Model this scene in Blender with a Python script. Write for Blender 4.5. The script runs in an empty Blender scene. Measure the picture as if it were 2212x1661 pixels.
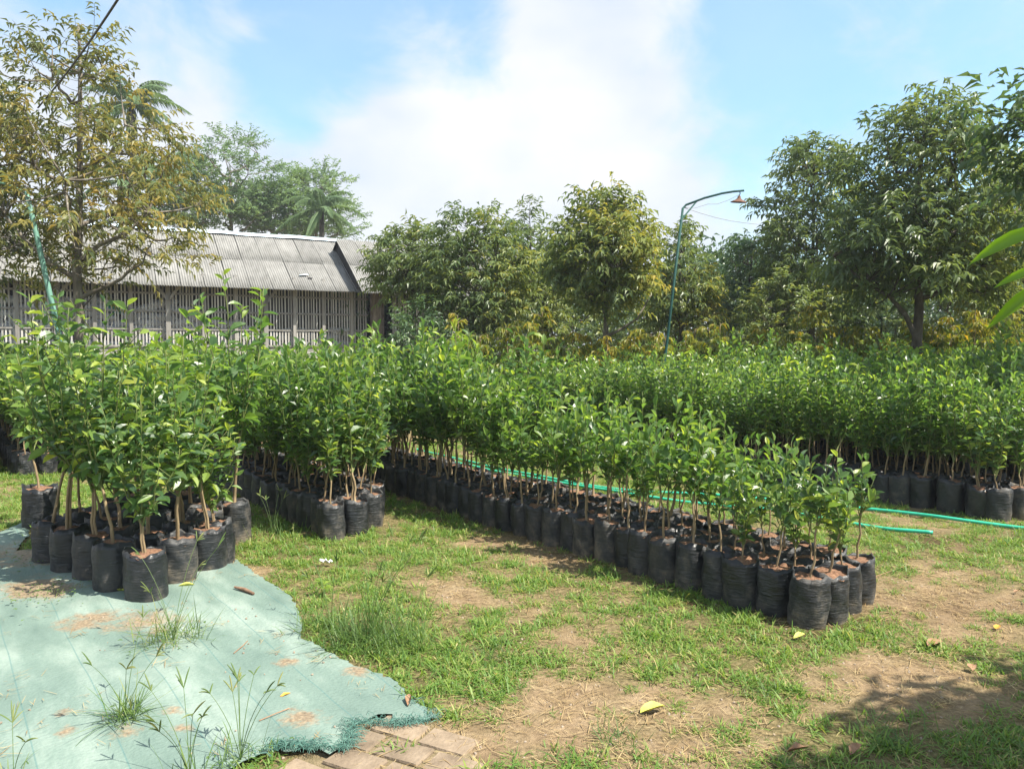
import bpy, math, random
import numpy as np
from mathutils import Vector, Matrix
from mathutils.geometry import delaunay_2d_cdt

# ------------------------------------------------------------------ camera, sky, sun, exposure
SC = bpy.context.scene
COL = SC.collection
FPX, CX, CY, EYE = 1671.0, 1106.0, 830.5, 1.6
PITCH = math.atan((CY-750.0)/FPX)
cam_d = bpy.data.cameras.new('camera')
cam_d.sensor_width = 36.0
cam_d.lens = 36.0*FPX/2212.0
cam_d.clip_start = 0.05
cam_d.clip_end = 3000
cam = bpy.data.objects.new('camera', cam_d)
COL.objects.link(cam)
cam.location = (0, 0, EYE)
cam.rotation_euler = (math.pi/2-PITCH, 0, 0)
SC.camera = cam

SUN_AZ, SUN_EL = math.radians(-22), math.radians(56)      # azimuth measured from +X towards +Y
SUN_DIR = Vector((math.cos(SUN_AZ)*math.cos(SUN_EL), math.sin(SUN_AZ)*math.cos(SUN_EL), math.sin(SUN_EL)))


def px_dir(px, py):
    u = (px-CX)/FPX
    w = -(py-CY)/FPX
    cp, sp = math.cos(PITCH), math.sin(PITCH)
    return Vector((u, cp+w*sp, -sp+w*cp))


world = bpy.data.worlds.new('World')
SC.world = world
world.use_nodes = True


def build_world():
    nt = world.node_tree
    nt.nodes.clear()
    N = lambda t: nt.nodes.new(t)
    L = nt.links.new
    out = N('ShaderNodeOutputWorld')
    sky = N('ShaderNodeTexSky')
    sky.sky_type = 'NISHITA'
    sky.sun_disc = False
    sky.sun_elevation = SUN_EL
    sky.sun_rotation = math.pi/2-SUN_AZ
    sky.air_density = 1.0
    sky.dust_density = 1.5
    sky.ozone_density = 1.5
    bg = N('ShaderNodeBackground')
    bg.inputs[1].default_value = 0.12
    tn = N('ShaderNodeMixRGB')
    tn.blend_type = 'MULTIPLY'
    tn.inputs[0].default_value = 1
    tn.inputs[2].default_value = (.72, 1.06, 1.10, 1)
    L(sky.outputs[0], tn.inputs[1])
    L(tn.outputs[0], bg.inputs[0])
    tc = N('ShaderNodeTexCoord')
    mp = N('ShaderNodeMapping')
    mp.inputs['Scale'].default_value = (1, 1, 1.7)
    mp.inputs['Location'].default_value = (3.1, 0.4, 0.9)
    L(tc.outputs['Generated'], mp.inputs[0])
    n1 = N('ShaderNodeTexNoise')
    n1.inputs['Scale'].default_value = 2.6
    n1.inputs['Detail'].default_value = 9
    n1.inputs['Roughness'].default_value = 0.58
    n1.inputs['Distortion'].default_value = 0.25
    L(mp.outputs[0], n1.inputs['Vector'])
    cur = n1.outputs['Fac']
    # broad openings (negative) and cloud banks (positive) of this particular sky
    for (px, py, rad, amt) in ((470, 40, 15, -.20), (900, 70, 9, -.30), (640, 235, 6, -.18), (1850, 220, 17, -.22), (2000, 20, 9, .10),
                               (1150, 290, 16, .22), (820, 130, 7, .12), (260, 170, 12, .10), (700, 420, 14, .18)):
        d = px_dir(px, py).normalized()
        dt = N('ShaderNodeVectorMath')
        dt.operation = 'DOT_PRODUCT'
        L(tc.outputs['Generated'], dt.inputs[0])
        dt.inputs[1].default_value = d
        mr = N('ShaderNodeMapRange')
        mr.interpolation_type = 'SMOOTHSTEP'
        mr.inputs['From Min'].default_value = math.cos(math.radians(rad))
        mr.inputs['From Max'].default_value = 1.0
        mr.inputs['To Min'].default_value = 0
        mr.inputs['To Max'].default_value = amt
        L(dt.outputs['Value'], mr.inputs[0])
        ad = N('ShaderNodeMath')
        L(cur, ad.inputs[0])
        L(mr.outputs[0], ad.inputs[1])
        cur = ad.outputs[0]
    n3 = N('ShaderNodeTexNoise')              # wispy edges
    n3.inputs['Scale'].default_value = 7.5
    n3.inputs['Detail'].default_value = 8
    n3.inputs['Roughness'].default_value = .62
    n3.inputs['Distortion'].default_value = .6
    L(mp.outputs[0], n3.inputs['Vector'])
    w3 = N('ShaderNodeMath')
    w3.operation = 'MULTIPLY_ADD'
    w3.inputs[1].default_value = .42
    w3.inputs[2].default_value = -.21
    L(n3.outputs['Fac'], w3.inputs[0])
    a3 = N('ShaderNodeMath')
    L(cur, a3.inputs[0])
    L(w3.outputs[0], a3.inputs[1])
    cur = a3.outputs[0]
    # thin veil thickens to the horizon
    sx = N('ShaderNodeSeparateXYZ')
    L(tc.outputs['Generated'], sx.inputs[0])
    hz = N('ShaderNodeMapRange')
    hz.inputs['From Min'].default_value = 0.0
    hz.inputs['From Max'].default_value = 0.45
    hz.inputs['To Min'].default_value = 0.20
    hz.inputs['To Max'].default_value = 0.0
    L(sx.outputs['Z'], hz.inputs[0])
    ad = N('ShaderNodeMath')
    L(cur, ad.inputs[0])
    L(hz.outputs[0], ad.inputs[1])
    cur = ad.outputs[0]
    cov = N('ShaderNodeMapRange')
    cov.interpolation_type = 'SMOOTHSTEP'
    cov.inputs['From Min'].default_value = 0.32
    cov.inputs['From Max'].default_value = 0.64
    cov.inputs['To Min'].default_value = 0.22
    cov.inputs['To Max'].default_value = 0.96
    L(cur, cov.inputs[0])
    # cloud brightness: thick parts a little greyer
    n2 = N('ShaderNodeTexNoise')
    n2.inputs['Scale'].default_value = 3.5
    n2.inputs['Detail'].default_value = 6
    L(mp.outputs[0], n2.inputs['Vector'])
    cr = N('ShaderNodeValToRGB')
    cr.color_ramp.elements[0].position = 0.35
    cr.color_ramp.elements[0].color = (0.70, 0.78, 0.90, 1)
    cr.color_ramp.elements[1].position = 0.62
    cr.color_ramp.elements[1].color = (0.97, 0.97, 1.0, 1)
    L(n2.outputs['Fac'], cr.inputs[0])
    bc = N('ShaderNodeBackground')
    bc.inputs[1].default_value = 0.49
    L(cr.outputs[0], bc.inputs[0])
    mx = N('ShaderNodeMixShader')
    L(cov.outputs[0], mx.inputs[0])
    L(bg.outputs[0], mx.inputs[1])
    L(bc.outputs[0], mx.inputs[2])
    L(mx.outputs[0], out.inputs[0])


build_world()
sun_d = bpy.data.lights.new('sun', 'SUN')
sun_d.energy = 5.0
sun_d.angle = math.radians(0.55)
sun_d.color = (1.0, 0.93, 0.82)
sun = bpy.data.objects.new('sun', sun_d)
COL.objects.link(sun)
sun.rotation_euler = SUN_DIR.to_track_quat('Z', 'Y').to_euler()
sun.location = (20, 0, 30)
SC.view_settings.view_transform = 'Standard'
SC.view_settings.look = 'None'
SC.view_settings.exposure = 1.15
SC.view_settings.gamma = 1
SC.render.engine = 'CYCLES'
SC.cycles.max_bounces = 8
SC.cycles.transparent_max_bounces = 8

# ------------------------------------------------------------------ helpers
rng0 = np.random.default_rng(7)


def at(px, py, Y):
    d = px_dir(px, py)
    k = Y/d.y
    return Vector((d.x*k, Y, EYE+d.z*k))


def gnd(px, py, z=0.0):
    d = px_dir(px, py)
    k = (z-EYE)/d.z
    return Vector((d.x*k, d.y*k, z))


def hash2(ix, iy, seed):
    h = (ix.astype(np.int64)*374761393+iy.astype(np.int64)*668265263+seed*1442695041) & 0xffffffff
    h = ((h ^ (h >> 13))*1274126177) & 0xffffffff
    return ((h ^ (h >> 16)) & 0xffff)/65535.0


def vnoise(x, y, seed=0):
    x = np.asarray(x, float)
    y = np.asarray(y, float)
    ix = np.floor(x)
    iy = np.floor(y)
    fx = x-ix
    fy = y-iy
    fx = fx*fx*(3-2*fx)
    fy = fy*fy*(3-2*fy)
    a = hash2(ix, iy, seed)
    b = hash2(ix+1, iy, seed)
    c = hash2(ix, iy+1, seed)
    d = hash2(ix+1, iy+1, seed)
    return (a*(1-fx)+b*fx)*(1-fy)+(c*(1-fx)+d*fx)*fy


def fbm(x, y, seed=0, oct=4):
    s = 0
    a = 0.5
    for o in range(oct):
        s = s+a*vnoise(np.asarray(x)*2**o, np.asarray(y)*2**o, seed+o*17)
        a *= 0.5
    return s/(1-0.5**oct)


class MB:
    def __init__(self):
        self.v, self.f, self.n = [], [], 0

    def add(self, verts, faces, mat=0, tint=None):
        verts = np.asarray(verts, float).reshape(-1, 3)
        faces = np.asarray(faces, np.int64)
        t = np.full(len(faces), 0.5) if tint is None else np.broadcast_to(np.asarray(tint, float), (len(faces),))
        self.v.append(verts)
        self.f.append((faces+self.n, mat, t))
        self.n += len(verts)
        return self

    def box(self, x0, x1, y0, y1, z0, z1, mat=0):
        v = [(x, y, z) for z in (z0, z1) for y in (y0, y1) for x in (x0, x1)]
        f = [(0, 2, 3, 1), (4, 5, 7, 6), (0, 1, 5, 4), (2, 6, 7, 3), (0, 4, 6, 2), (1, 3, 7, 5)]
        return self.add(v, f, mat)

    def tube(self, pts, rad, seg=6, mat=0, cap=True, tint=None):
        P = np.asarray(pts, float)
        n = len(P)
        R = np.broadcast_to(np.asarray(rad, float), (n,))
        T = np.gradient(P, axis=0)
        T /= np.linalg.norm(T, axis=1)[:, None]+1e-9
        ref = np.array([1., 0, 0]) if abs(T[:, 0]).mean() < 0.7 else np.array([0, 1., 0])
        A = np.cross(T, ref)
        A /= np.linalg.norm(A, axis=1)[:, None]+1e-9
        B = np.cross(T, A)
        an = np.arange(seg)*2*np.pi/seg
        V = P[:, None, :]+R[:, None, None]*(np.cos(an)[None, :, None]*A[:, None, :]+np.sin(an)[None, :, None]*B[:, None, :])
        i = np.arange(n-1)[:, None]*seg
        j = np.arange(seg)[None, :]
        k = (np.arange(seg)+1)[None, :] % seg
        F = np.stack([i+j, i+k, i+seg+k, i+seg+j], -1).reshape(-1, 4)
        self.add(V.reshape(-1, 3), F, mat, tint)
        if cap:
            m = self.n-n*seg
            for s in (0, (n-1)*seg):
                fan = np.array([[s, s+q, s+q+1] for q in range(1, seg-1)])
                self.f.append((fan+m, mat, np.full(len(fan), .5)))
        return self

    def mesh(self, name, mats, smooth=False, tint=False):
        me = bpy.data.meshes.new(name)
        V = np.concatenate(self.v)
        ls, lt, lv, mi, tn = [], [], [], [], []
        pos = 0
        for F, m, t in self.f:
            n, k = F.shape
            lv.append(F.ravel())
            ls.append(pos+np.arange(n)*k)
            lt.append(np.full(n, k))
            mi.append(np.full(n, m))
            tn.append(t)
            pos += n*k
        lv = np.concatenate(lv)
        ls = np.concatenate(ls)
        mi = np.concatenate(mi)
        me.vertices.add(len(V))
        me.vertices.foreach_set('co', V.astype(np.float32).ravel())
        me.loops.add(len(lv))
        me.loops.foreach_set('vertex_index', lv.astype(np.int32))
        me.polygons.add(len(ls))
        me.polygons.foreach_set('loop_start', ls.astype(np.int32))
        me.polygons.foreach_set('material_index', mi.astype(np.int32))
        me.polygons.foreach_set('use_smooth', np.full(len(ls), smooth))
        if tint:
            a = me.attributes.new('tint', 'FLOAT', 'FACE')
            a.data.foreach_set('value', np.concatenate(tn).astype(np.float32))
        for m in (mats if isinstance(mats, (list, tuple)) else [mats]):
            me.materials.append(m)
        me.update(calc_edges=True)
        return me

    def build(self, name, mats, parent=None, smooth=False, tint=False):
        return link(name, self.mesh(name, mats, smooth, tint), parent)


def link(name, me, parent=None):
    o = bpy.data.objects.new(name, me)
    COL.objects.link(o)
    if parent is not None:
        o.parent = parent
    return o


def tag(o, label, cat, group=None, kind=None):
    if label:
        o['label'] = label
    if cat:
        o['category'] = cat
    if group:
        o['group'] = group
    if kind:
        o['kind'] = kind
    return o


def thing(name, label, cat, loc=(0, 0, 0), rz=0.0, group=None):
    o = link(name, None)
    o.empty_display_size = 0.1
    o.location = loc
    o.rotation_euler = (0, 0, rz)
    return tag(o, label, cat, group)


# ------------------------------------------------------------------ materials
def new_mat(name):
    m = bpy.data.materials.new(name)
    m.use_nodes = True
    nt = m.node_tree
    nt.nodes.clear()
    return m, nt, nt.nodes.new, nt.links.new


def ramp_of(N, stops):
    r = N('ShaderNodeValToRGB')
    e = r.color_ramp.elements
    while len(e) < len(stops):
        e.new(0.5)
    for el, (p, c) in zip(e, stops):
        el.position = p
        el.color = (*c, 1)
    return r


def simple(name, stops, scale=8, rough=0.8, bump=0.0, bscale=None, stretch=(1, 1, 1), spec=0.3, metal=0.0, rnd=0.0, detail=6):
    """noise-driven colour ramp with optional fine relief"""
    m, nt, N, L = new_mat(name)
    out = N('ShaderNodeOutputMaterial')
    b = N('ShaderNodeBsdfPrincipled')
    L(b.outputs[0], out.inputs[0])
    tc = N('ShaderNodeTexCoord')
    mp = N('ShaderNodeMapping')
    mp.inputs['Scale'].default_value = stretch
    L(tc.outputs['Object'], mp.inputs[0])
    n = N('ShaderNodeTexNoise')
    n.noise_dimensions = '4D'
    n.inputs['Scale'].default_value = scale
    n.inputs['Detail'].default_value = detail
    n.inputs['Roughness'].default_value = 0.62
    L(mp.outputs[0], n.inputs['Vector'])
    oi = N('ShaderNodeObjectInfo')
    mu = N('ShaderNodeMath')
    mu.operation = 'MULTIPLY'
    mu.inputs[1].default_value = 37.0
    L(oi.outputs['Random'], mu.inputs[0])
    L(mu.outputs[0], n.inputs['W'])
    r = ramp_of(N, stops)
    L(n.outputs['Fac'], r.inputs[0])
    col = r.outputs[0]
    if rnd > 0:
        hs = N('ShaderNodeHueSaturation')
        mr = N('ShaderNodeMapRange')
        mr.inputs['To Min'].default_value = 1-rnd
        mr.inputs['To Max'].default_value = 1+rnd
        L(oi.outputs['Random'], mr.inputs[0])
        L(mr.outputs[0], hs.inputs['Value'])
        L(col, hs.inputs['Color'])
        col = hs.outputs[0]
    L(col, b.inputs['Base Color'])
    b.inputs['Roughness'].default_value = rough
    b.inputs['Specular IOR Level'].default_value = spec
    b.inputs['Metallic'].default_value = metal
    if bump > 0:
        n2 = N('ShaderNodeTexNoise')
        n2.inputs['Scale'].default_value = bscale or scale*4
        n2.inputs['Detail'].default_value = 8
        L(mp.outputs[0], n2.inputs['Vector'])
        bp = N('ShaderNodeBump')
        bp.inputs['Strength'].default_value = 1
        bp.inputs['Distance'].default_value = bump
        L(n2.outputs['Fac'], bp.inputs['Height'])
        L(bp.outputs[0], b.inputs['Normal'])
    return m


def leaf_mat(name, stops, trans, tfac=0.35, rough=0.42, spec=0.5, wa=0.8, wr=0.2):
    """thin leaf: glossy reflection plus light coming through; colour from the leaf's own tint"""
    m, nt, N, L = new_mat(name)
    out = N('ShaderNodeOutputMaterial')
    b = N('ShaderNodeBsdfPrincipled')
    at_ = N('ShaderNodeAttribute')
    at_.attribute_name = 'tint'
    oi = N('ShaderNodeObjectInfo')
    m1 = N('ShaderNodeMath')
    m1.operation = 'MULTIPLY'
    m1.inputs[1].default_value = wa
    L(at_.outputs['Fac'], m1.inputs[0])
    m2 = N('ShaderNodeMath')
    m2.operation = 'MULTIPLY_ADD'
    m2.inputs[1].default_value = wr
    L(oi.outputs['Random'], m2.inputs[0])
    L(m1.outputs[0], m2.inputs[2])
    r = ramp_of(N, stops)
    L(m2.outputs[0], r.inputs[0])
    L(r.outputs[0], b.inputs['Base Color'])
    b.inputs['Roughness'].default_value = rough
    b.inputs['Specular IOR Level'].default_value = spec
    t = N('ShaderNodeBsdfTranslucent')
    mc = N('ShaderNodeMixRGB')
    mc.blend_type = 'MULTIPLY'
    mc.inputs[0].default_value = 1
    mc.inputs[2].default_value = (*trans, 1)
    L(r.outputs[0], mc.inputs[1])
    L(mc.outputs[0], t.inputs[0])
    mx = N('ShaderNodeMixShader')
    mx.inputs[0].default_value = tfac
    L(b.outputs[0], mx.inputs[1])
    L(t.outputs[0], mx.inputs[2])
    L(mx.outputs[0], out.inputs[0])
    return m


CIT = [(0.0, (.038, .085, .032)), (.32, (.078, .152, .042)), (.65, (.148, .232, .046)), (.9, (.26, .33, .05)), (1.0, (.36, .38, .065))]
M = {}
M['citrus_leaf'] = leaf_mat('citrus_leaf', CIT, (2.3, 2.3, 1.2), .40, .37, .5)
M['citrus_leaf_single'] = leaf_mat('citrus_leaf_single', [(p**.62, (c[0]*1.05, c[1]*1.02, c[2]*1.15)) for p, c in CIT], (2.2, 2.2, 1.2), .38, .38, .5, 0.0, 0.97)
M['durian_leaf'] = leaf_mat('durian_leaf', [(0, (.070, .115, .060)), (.4, (.130, .185, .070)), (.68, (.20, .235, .065)), (.88, (.30, .28, .06)), (1, (.36, .29, .06))],
                            (2.1, 1.9, 0.9), .33, .42, .45)
M['bronze_leaf'] = leaf_mat('bronze_leaf', [(0, (.07, .11, .055)), (.35, (.14, .165, .065)), (.6, (.23, .22, .075)), (.85, (.31, .255, .08)), (1, (.38, .28, .09))],
                            (1.9, 1.7, 0.9), .36, .45, .4)
M['dark_leaf'] = leaf_mat('dark_leaf', [(0, (.045, .088, .055)), (.5, (.082, .14, .066)), (1, (.16, .21, .07))], (2.0, 2.0, 1.0), .28, .38, .5)
M['feather_leaf'] = leaf_mat('feather_leaf', [(0, (.10, .165, .10)), (.5, (.15, .225, .12)), (1, (.21, .28, .13))], (1.9, 1.9, 1.0), .35, .6, .2)
M['yellow_leaf'] = leaf_mat('yellow_leaf', [(0, (.055, .10, .022)), (.5, (.13, .17, .028)), (.8, (.28, .25, .03)), (1, (.42, .27, .03))], (1.9, 1.8, .8), .38, .45, .4)
M['mango_leaf'] = leaf_mat('mango_leaf', [(0, (.10, .22, .02)), (1, (.16, .30, .03))], (2.2, 2.0, 0.7), .5, .35, .5)
M['grass_blade'] = leaf_mat('grass_blade', [(0, (.065, .145, .030)), (.5, (.128, .230, .044)), (.85, (.22, .295, .06)), (1, (.40, .35, .15))], (1.8, 1.8, .9), .35, .5, .35, .68, .38)
M['weed_blade'] = leaf_mat('weed_blade', [(0, (.060, .12, .035)), (.6, (.125, .20, .055)), (1, (.32, .30, .12))], (1.7, 1.7, .9), .35, .5, .3)
M['dry_blade'] = leaf_mat('dry_blade', [(0, (.20, .13, .06)), (.5, (.36, .26, .13)), (1, (.50, .40, .22))], (1, 1, .8), .15, .8, .1)
M['bark_pale'] = simple('bark_pale', [(.3, (.075, .062, .048)), (.55, (.17, .15, .12)), (.68, (.36, .35, .31))], 9, .9, .012, 30, (1, 1, .45))
M['bark_dark'] = simple('bark_dark', [(.3, (.045, .038, .030)), (.6, (.11, .095, .075)), (.75, (.26, .25, .22))], 10, .9, .01, 30, (1, 1, .5))
M['stem_wood'] = simple('stem_wood', [(.3, (.16, .115, .065)), (.6, (.30, .225, .13)), (.8, (.40, .32, .21))], 30, .85, .002, 90, (1, 1, .3))
M['stem_green'] = simple('stem_green', [(.3, (.09, .13, .035)), (.7, (.16, .18, .06))], 20, .6)
M['soil_pot'] = simple('soil_pot', [(.3, (.085, .045, .028)), (.5, (.185, .10, .06)), (.72, (.30, .18, .11))], 45, .95, .012, 60)


def bag_mat():
    m, nt, N, L = new_mat('polybag')
    out = N('ShaderNodeOutputMaterial')
    b = N('ShaderNodeBsdfPrincipled')
    L(b.outputs[0], out.inputs[0])
    tc = N('ShaderNodeTexCoord')
    oi = N('ShaderNodeObjectInfo')
    ad = N('ShaderNodeVectorMath')
    ad.operation = 'MULTIPLY_ADD'
    L(oi.outputs['Random'], ad.inputs[0])
    ad.inputs[1].default_value = (31, 17, 23)
    L(tc.outputs['Object'], ad.inputs[2])
    n = N('ShaderNodeTexNoise')
    n.inputs['Scale'].default_value = 11
    n.inputs['Detail'].default_value = 7
    n.inputs['Roughness'].default_value = .65
    L(ad.outputs[0], n.inputs['Vector'])
    sp = N('ShaderNodeSeparateXYZ')
    L(tc.outputs['Object'], sp.inputs[0])
    mr = N('ShaderNodeMapRange')           # splashed mud sits low on the bag
    mr.inputs['From Min'].default_value = 0
    mr.inputs['From Max'].default_value = .16
    mr.inputs['To Min'].default_value = .17
    mr.inputs['To Max'].default_value = 0
    L(sp.outputs['Z'], mr.inputs[0])
    a2 = N('ShaderNodeMath')
    L(n.outputs['Fac'], a2.inputs[0])
    L(mr.outputs[0], a2.inputs[1])
    a4 = N('ShaderNodeMath')               # some bags are dustier than others
    a4.operation = 'MULTIPLY_ADD'
    a4.inputs[1].default_value = .20
    a4.inputs[2].default_value = -.09
    L(oi.outputs['Random'], a4.inputs[0])
    a5 = N('ShaderNodeMath')
    L(a2.outputs[0], a5.inputs[0])
    L(a4.outputs[0], a5.inputs[1])
    a2 = a5
    r = ramp_of(N, [(.40, (.010, .012, .014)), (.55, (.020, .022, .024)), (.68, (.065, .060, .052)), (.85, (.17, .14, .10))])
    L(a2.outputs[0], r.inputs[0])
    L(r.outputs[0], b.inputs['Base Color'])
    rr = ramp_of(N, [(.4, (.36, .36, .36)), (.7, (.8, .8, .8))])
    L(a2.outputs[0], rr.inputs[0])
    L(rr.outputs[0], b.inputs['Roughness'])
    b.inputs['Specular IOR Level'].default_value = .55
    mp = N('ShaderNodeMapping')            # crinkles run round the bag
    mp.inputs['Scale'].default_value = (1, 1, 5.5)
    L(ad.outputs[0], mp.inputs[0])
    n2 = N('ShaderNodeTexNoise')
    n2.inputs['Scale'].default_value = 13
    n2.inputs['Detail'].default_value = 6
    n2.inputs['Distortion'].default_value = .6
    L(mp.outputs[0], n2.inputs['Vector'])
    bp = N('ShaderNodeBump')
    bp.inputs['Distance'].default_value = .008
    bp.inputs['Strength'].default_value = .85
    L(n2.outputs['Fac'], bp.inputs['Height'])
    L(bp.outputs[0], b.inputs['Normal'])
    return m


M['polybag'] = bag_mat()


def ground_mat():
    m, nt, N, L = new_mat('ground_soil')
    out = N('ShaderNodeOutputMaterial')
    b = N('ShaderNodeBsdfPrincipled')
    L(b.outputs[0], out.inputs[0])
    tc = N('ShaderNodeTexCoord')
    a = N('ShaderNodeAttribute')
    a.attribute_name = 'cover'
    w = N('ShaderNodeAttribute')
    w.attribute_name = 'soil_dark'
    n1 = N('ShaderNodeTexNoise')
    n1.inputs['Scale'].default_value = 6
    n1.inputs['Detail'].default_value = 10
    n1.inputs['Roughness'].default_value = .68
    L(tc.outputs['Object'], n1.inputs['Vector'])
    n2 = N('ShaderNodeTexNoise')
    n2.inputs['Scale'].default_value = 45
    n2.inputs['Detail'].default_value = 8
    n2.inputs['Roughness'].default_value = .7
    L(tc.outputs['Object'], n2.inputs['Vector'])
    r1 = ramp_of(N, [(.28, (.19, .135, .08)), (.5, (.33, .24, .145)), (.75, (.45, .345, .225))])
    L(n1.outputs['Fac'], r1.inputs[0])
    r2 = ramp_of(N, [(.25, (.08, .08, .032)), (.5, (.17, .15, .065)), (.75, (.34, .27, .15))])
    L(n2.outputs['Fac'], r2.inputs[0])
    mx = N('ShaderNodeMixRGB')
    L(a.outputs['Fac'], mx.inputs[0])
    L(r1.outputs[0], mx.inputs[1])
    L(r2.outputs[0], mx.inputs[2])
    r3 = ramp_of(N, [(.3, (.45, .42, .40)), (.55, (.85, .83, .80)), (.8, (1, 1, 1))])
    L(n2.outputs['Fac'], r3.inputs[0])
    ml = N('ShaderNodeMixRGB')
    ml.blend_type = 'MULTIPLY'
    ml.inputs[0].default_value = .8
    L(mx.outputs[0], ml.inputs[1])
    L(r3.outputs[0], ml.inputs[2])
    dm = N('ShaderNodeMixRGB')
    dm.blend_type = 'MULTIPLY'
    dm.inputs[2].default_value = (.36, .31, .27, 1)
    L(w.outputs['Fac'], dm.inputs[0])
    L(ml.outputs[0], dm.inputs[1])
    L(dm.outputs[0], b.inputs['Base Color'])
    b.inputs['Roughness'].default_value = .95
    b.inputs['Specular IOR Level'].default_value = .15
    bp = N('ShaderNodeBump')
    bp.inputs['Distance'].default_value = .02
    L(n2.outputs['Fac'], bp.inputs['Height'])
    L(bp.outputs[0], b.inputs['Normal'])
    return m


M['ground'] = ground_mat()


def tarp_mat():
    m, nt, N, L = new_mat('tarp_weave')
    out = N('ShaderNodeOutputMaterial')
    b = N('ShaderNodeBsdfPrincipled')
    L(b.outputs[0], out.inputs[0])
    tc = N('ShaderNodeTexCoord')
    mp = N('ShaderNodeMapping')
    mp.inputs['Rotation'].default_value = (0, 0, math.radians(-37))
    L(tc.outputs['Object'], mp.inputs[0])
    n1 = N('ShaderNodeTexNoise')
    n1.inputs['Scale'].default_value = 2.2
    n1.inputs['Detail'].default_value = 9
    n1.inputs['Roughness'].default_value = .62
    ms = N('ShaderNodeMapping')
    ms.inputs['Scale'].default_value = (1.7, .55, 1)
    L(mp.outputs[0], ms.inputs[0])
    L(ms.outputs[0], n1.inputs['Vector'])
    r1 = ramp_of(N, [(.28, (.098, .150, .128)), (.5, (.155, .217, .184)), (.70, (.27, .33, .285))])
    L(n1.outputs['Fac'], r1.inputs[0])
    # printed guide lines every ~0.3 m
    sx = N('ShaderNodeSeparateXYZ')
    L(mp.outputs[0], sx.inputs[0])
    mu = N('ShaderNodeMath')
    mu.operation = 'PINGPONG'
    mu.inputs[1].default_value = .14
    L(sx.outputs['X'], mu.inputs[0])
    ln = N('ShaderNodeMapRange')
    ln.inputs['From Min'].default_value = 0.0015
    ln.inputs['From Max'].default_value = 0.004
    ln.inputs['To Min'].default_value = .5
    ln.inputs['To Max'].default_value = 0
    L(mu.outputs[0], ln.inputs[0])
    m1 = N('ShaderNodeMixRGB')
    m1.inputs[2].default_value = (.06, .15, .15, 1)
    L(ln.outputs[0], m1.inputs[0])
    L(r1.outputs[0], m1.inputs[1])
    # washed-on soil
    n2 = N('ShaderNodeTexNoise')
    n2.inputs['Scale'].default_value = 7.5
    n2.inputs['Detail'].default_value = 10
    n2.inputs['Roughness'].default_value = .78
    mp2 = N('ShaderNodeMapping')
    mp2.inputs['Location'].default_value = (4.3, 1.7, 0)
    mp2.inputs['Scale'].default_value = (1.0, 1, 1)
    L(mp.outputs[0], mp2.inputs[0])
    L(mp2.outputs[0], n2.inputs['Vector'])
    at_ = N('ShaderNodeAttribute')
    at_.attribute_name = 'dirt'
    aa = N('ShaderNodeMath')
    L(n2.outputs['Fac'], aa.inputs[0])
    L(at_.outputs['Fac'], aa.inputs[1])
    dr = N('ShaderNodeMapRange')
    dr.inputs['From Min'].default_value = .70
    dr.inputs['From Max'].default_value = .86
    dr.inputs['To Max'].default_value = .9
    L(aa.outputs[0], dr.inputs[0])
    n3 = N('ShaderNodeTexNoise')
    n3.inputs['Scale'].default_value = 60
    n3.inputs['Detail'].default_value = 6
    L(mp.outputs[0], n3.inputs['Vector'])
    r3 = ramp_of(N, [(.3, (.13, .09, .056)), (.7, (.33, .24, .15))])
    L(n3.outputs['Fac'], r3.inputs[0])
    m2 = N('ShaderNodeMixRGB')
    L(dr.outputs[0], m2.inputs[0])
    L(m1.outputs[0], m2.inputs[1])
    L(r3.outputs[0], m2.inputs[2])
    L(m2.outputs[0], b.inputs['Base Color'])
    b.inputs['Roughness'].default_value = .62
    b.inputs['Specular IOR Level'].default_value = .4
    bp = N('ShaderNodeBump')
    bp.inputs['Distance'].default_value = .006
    L(n3.outputs['Fac'], bp.inputs['Height'])
    L(bp.outputs[0], b.inputs['Normal'])
    return m


M['tarp'] = tarp_mat()
M['tarp_thread'] = leaf_mat('tarp_thread', [(0, (.06, .17, .14)), (1, (.18, .33, .27))], (1, 1, 1), .2, .6, .3)
M['brick'] = simple('paving_brick', [(.3, (.14, .105, .072)), (.55, (.235, .18, .125)), (.8, (.33, .26, .19))], 9, .95, .006, 60, rnd=.14)
M['joint'] = simple('paving_joint', [(.3, (.12, .10, .05)), (.7, (.26, .20, .12))], 30, .95, .01)
M['hose'] = simple('hose_green', [(.3, (.02, .36, .22)), (.7, (.05, .50, .33))], 12, .35, 0, spec=.5)
M['pole_green'] = simple('pole_green', [(.3, (.010, .050, .044)), (.7, (.018, .075, .066))], 9, .65, 0, spec=.2)
M['pole_teal'] = simple('pole_teal', [(.3, (.09, .22, .17)), (.7, (.16, .32, .25))], 9, .5, 0, spec=.5)
M['rust'] = simple('rusty_shade', [(.3, (.09, .04, .028)), (.6, (.16, .085, .055)), (.8, (.24, .15, .11))], 14, .8, .003)
M['cable'] = simple('cable_black', [(.3, (.02, .02, .022)), (.7, (.04, .04, .045))], 9, .5)
M['wire_grey'] = simple('wire_grey', [(.3, (.25, .25, .27)), (.7, (.4, .4, .42))], 9, .5)
M['slat'] = simple('slat_wood', [(.3, (.30, .29, .265)), (.55, (.46, .45, .42)), (.8, (.58, .57, .54))], 6, .9, .003, 40, (1, 1, .25), rnd=.22)
M['post'] = simple('post_wood', [(.3, (.18, .17, .155)), (.6, (.30, .29, .27)), (.8, (.40, .39, .365))], 7, .9, .004, 40, (1, 1, .25), rnd=.12)
M['pillar'] = simple('pillar_wood', [(.3, (.085, .07, .055)), (.55, (.17, .14, .11)), (.75, (.27, .23, .19))], 12, .95, .02, 25, (1, 1, .3))
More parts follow.
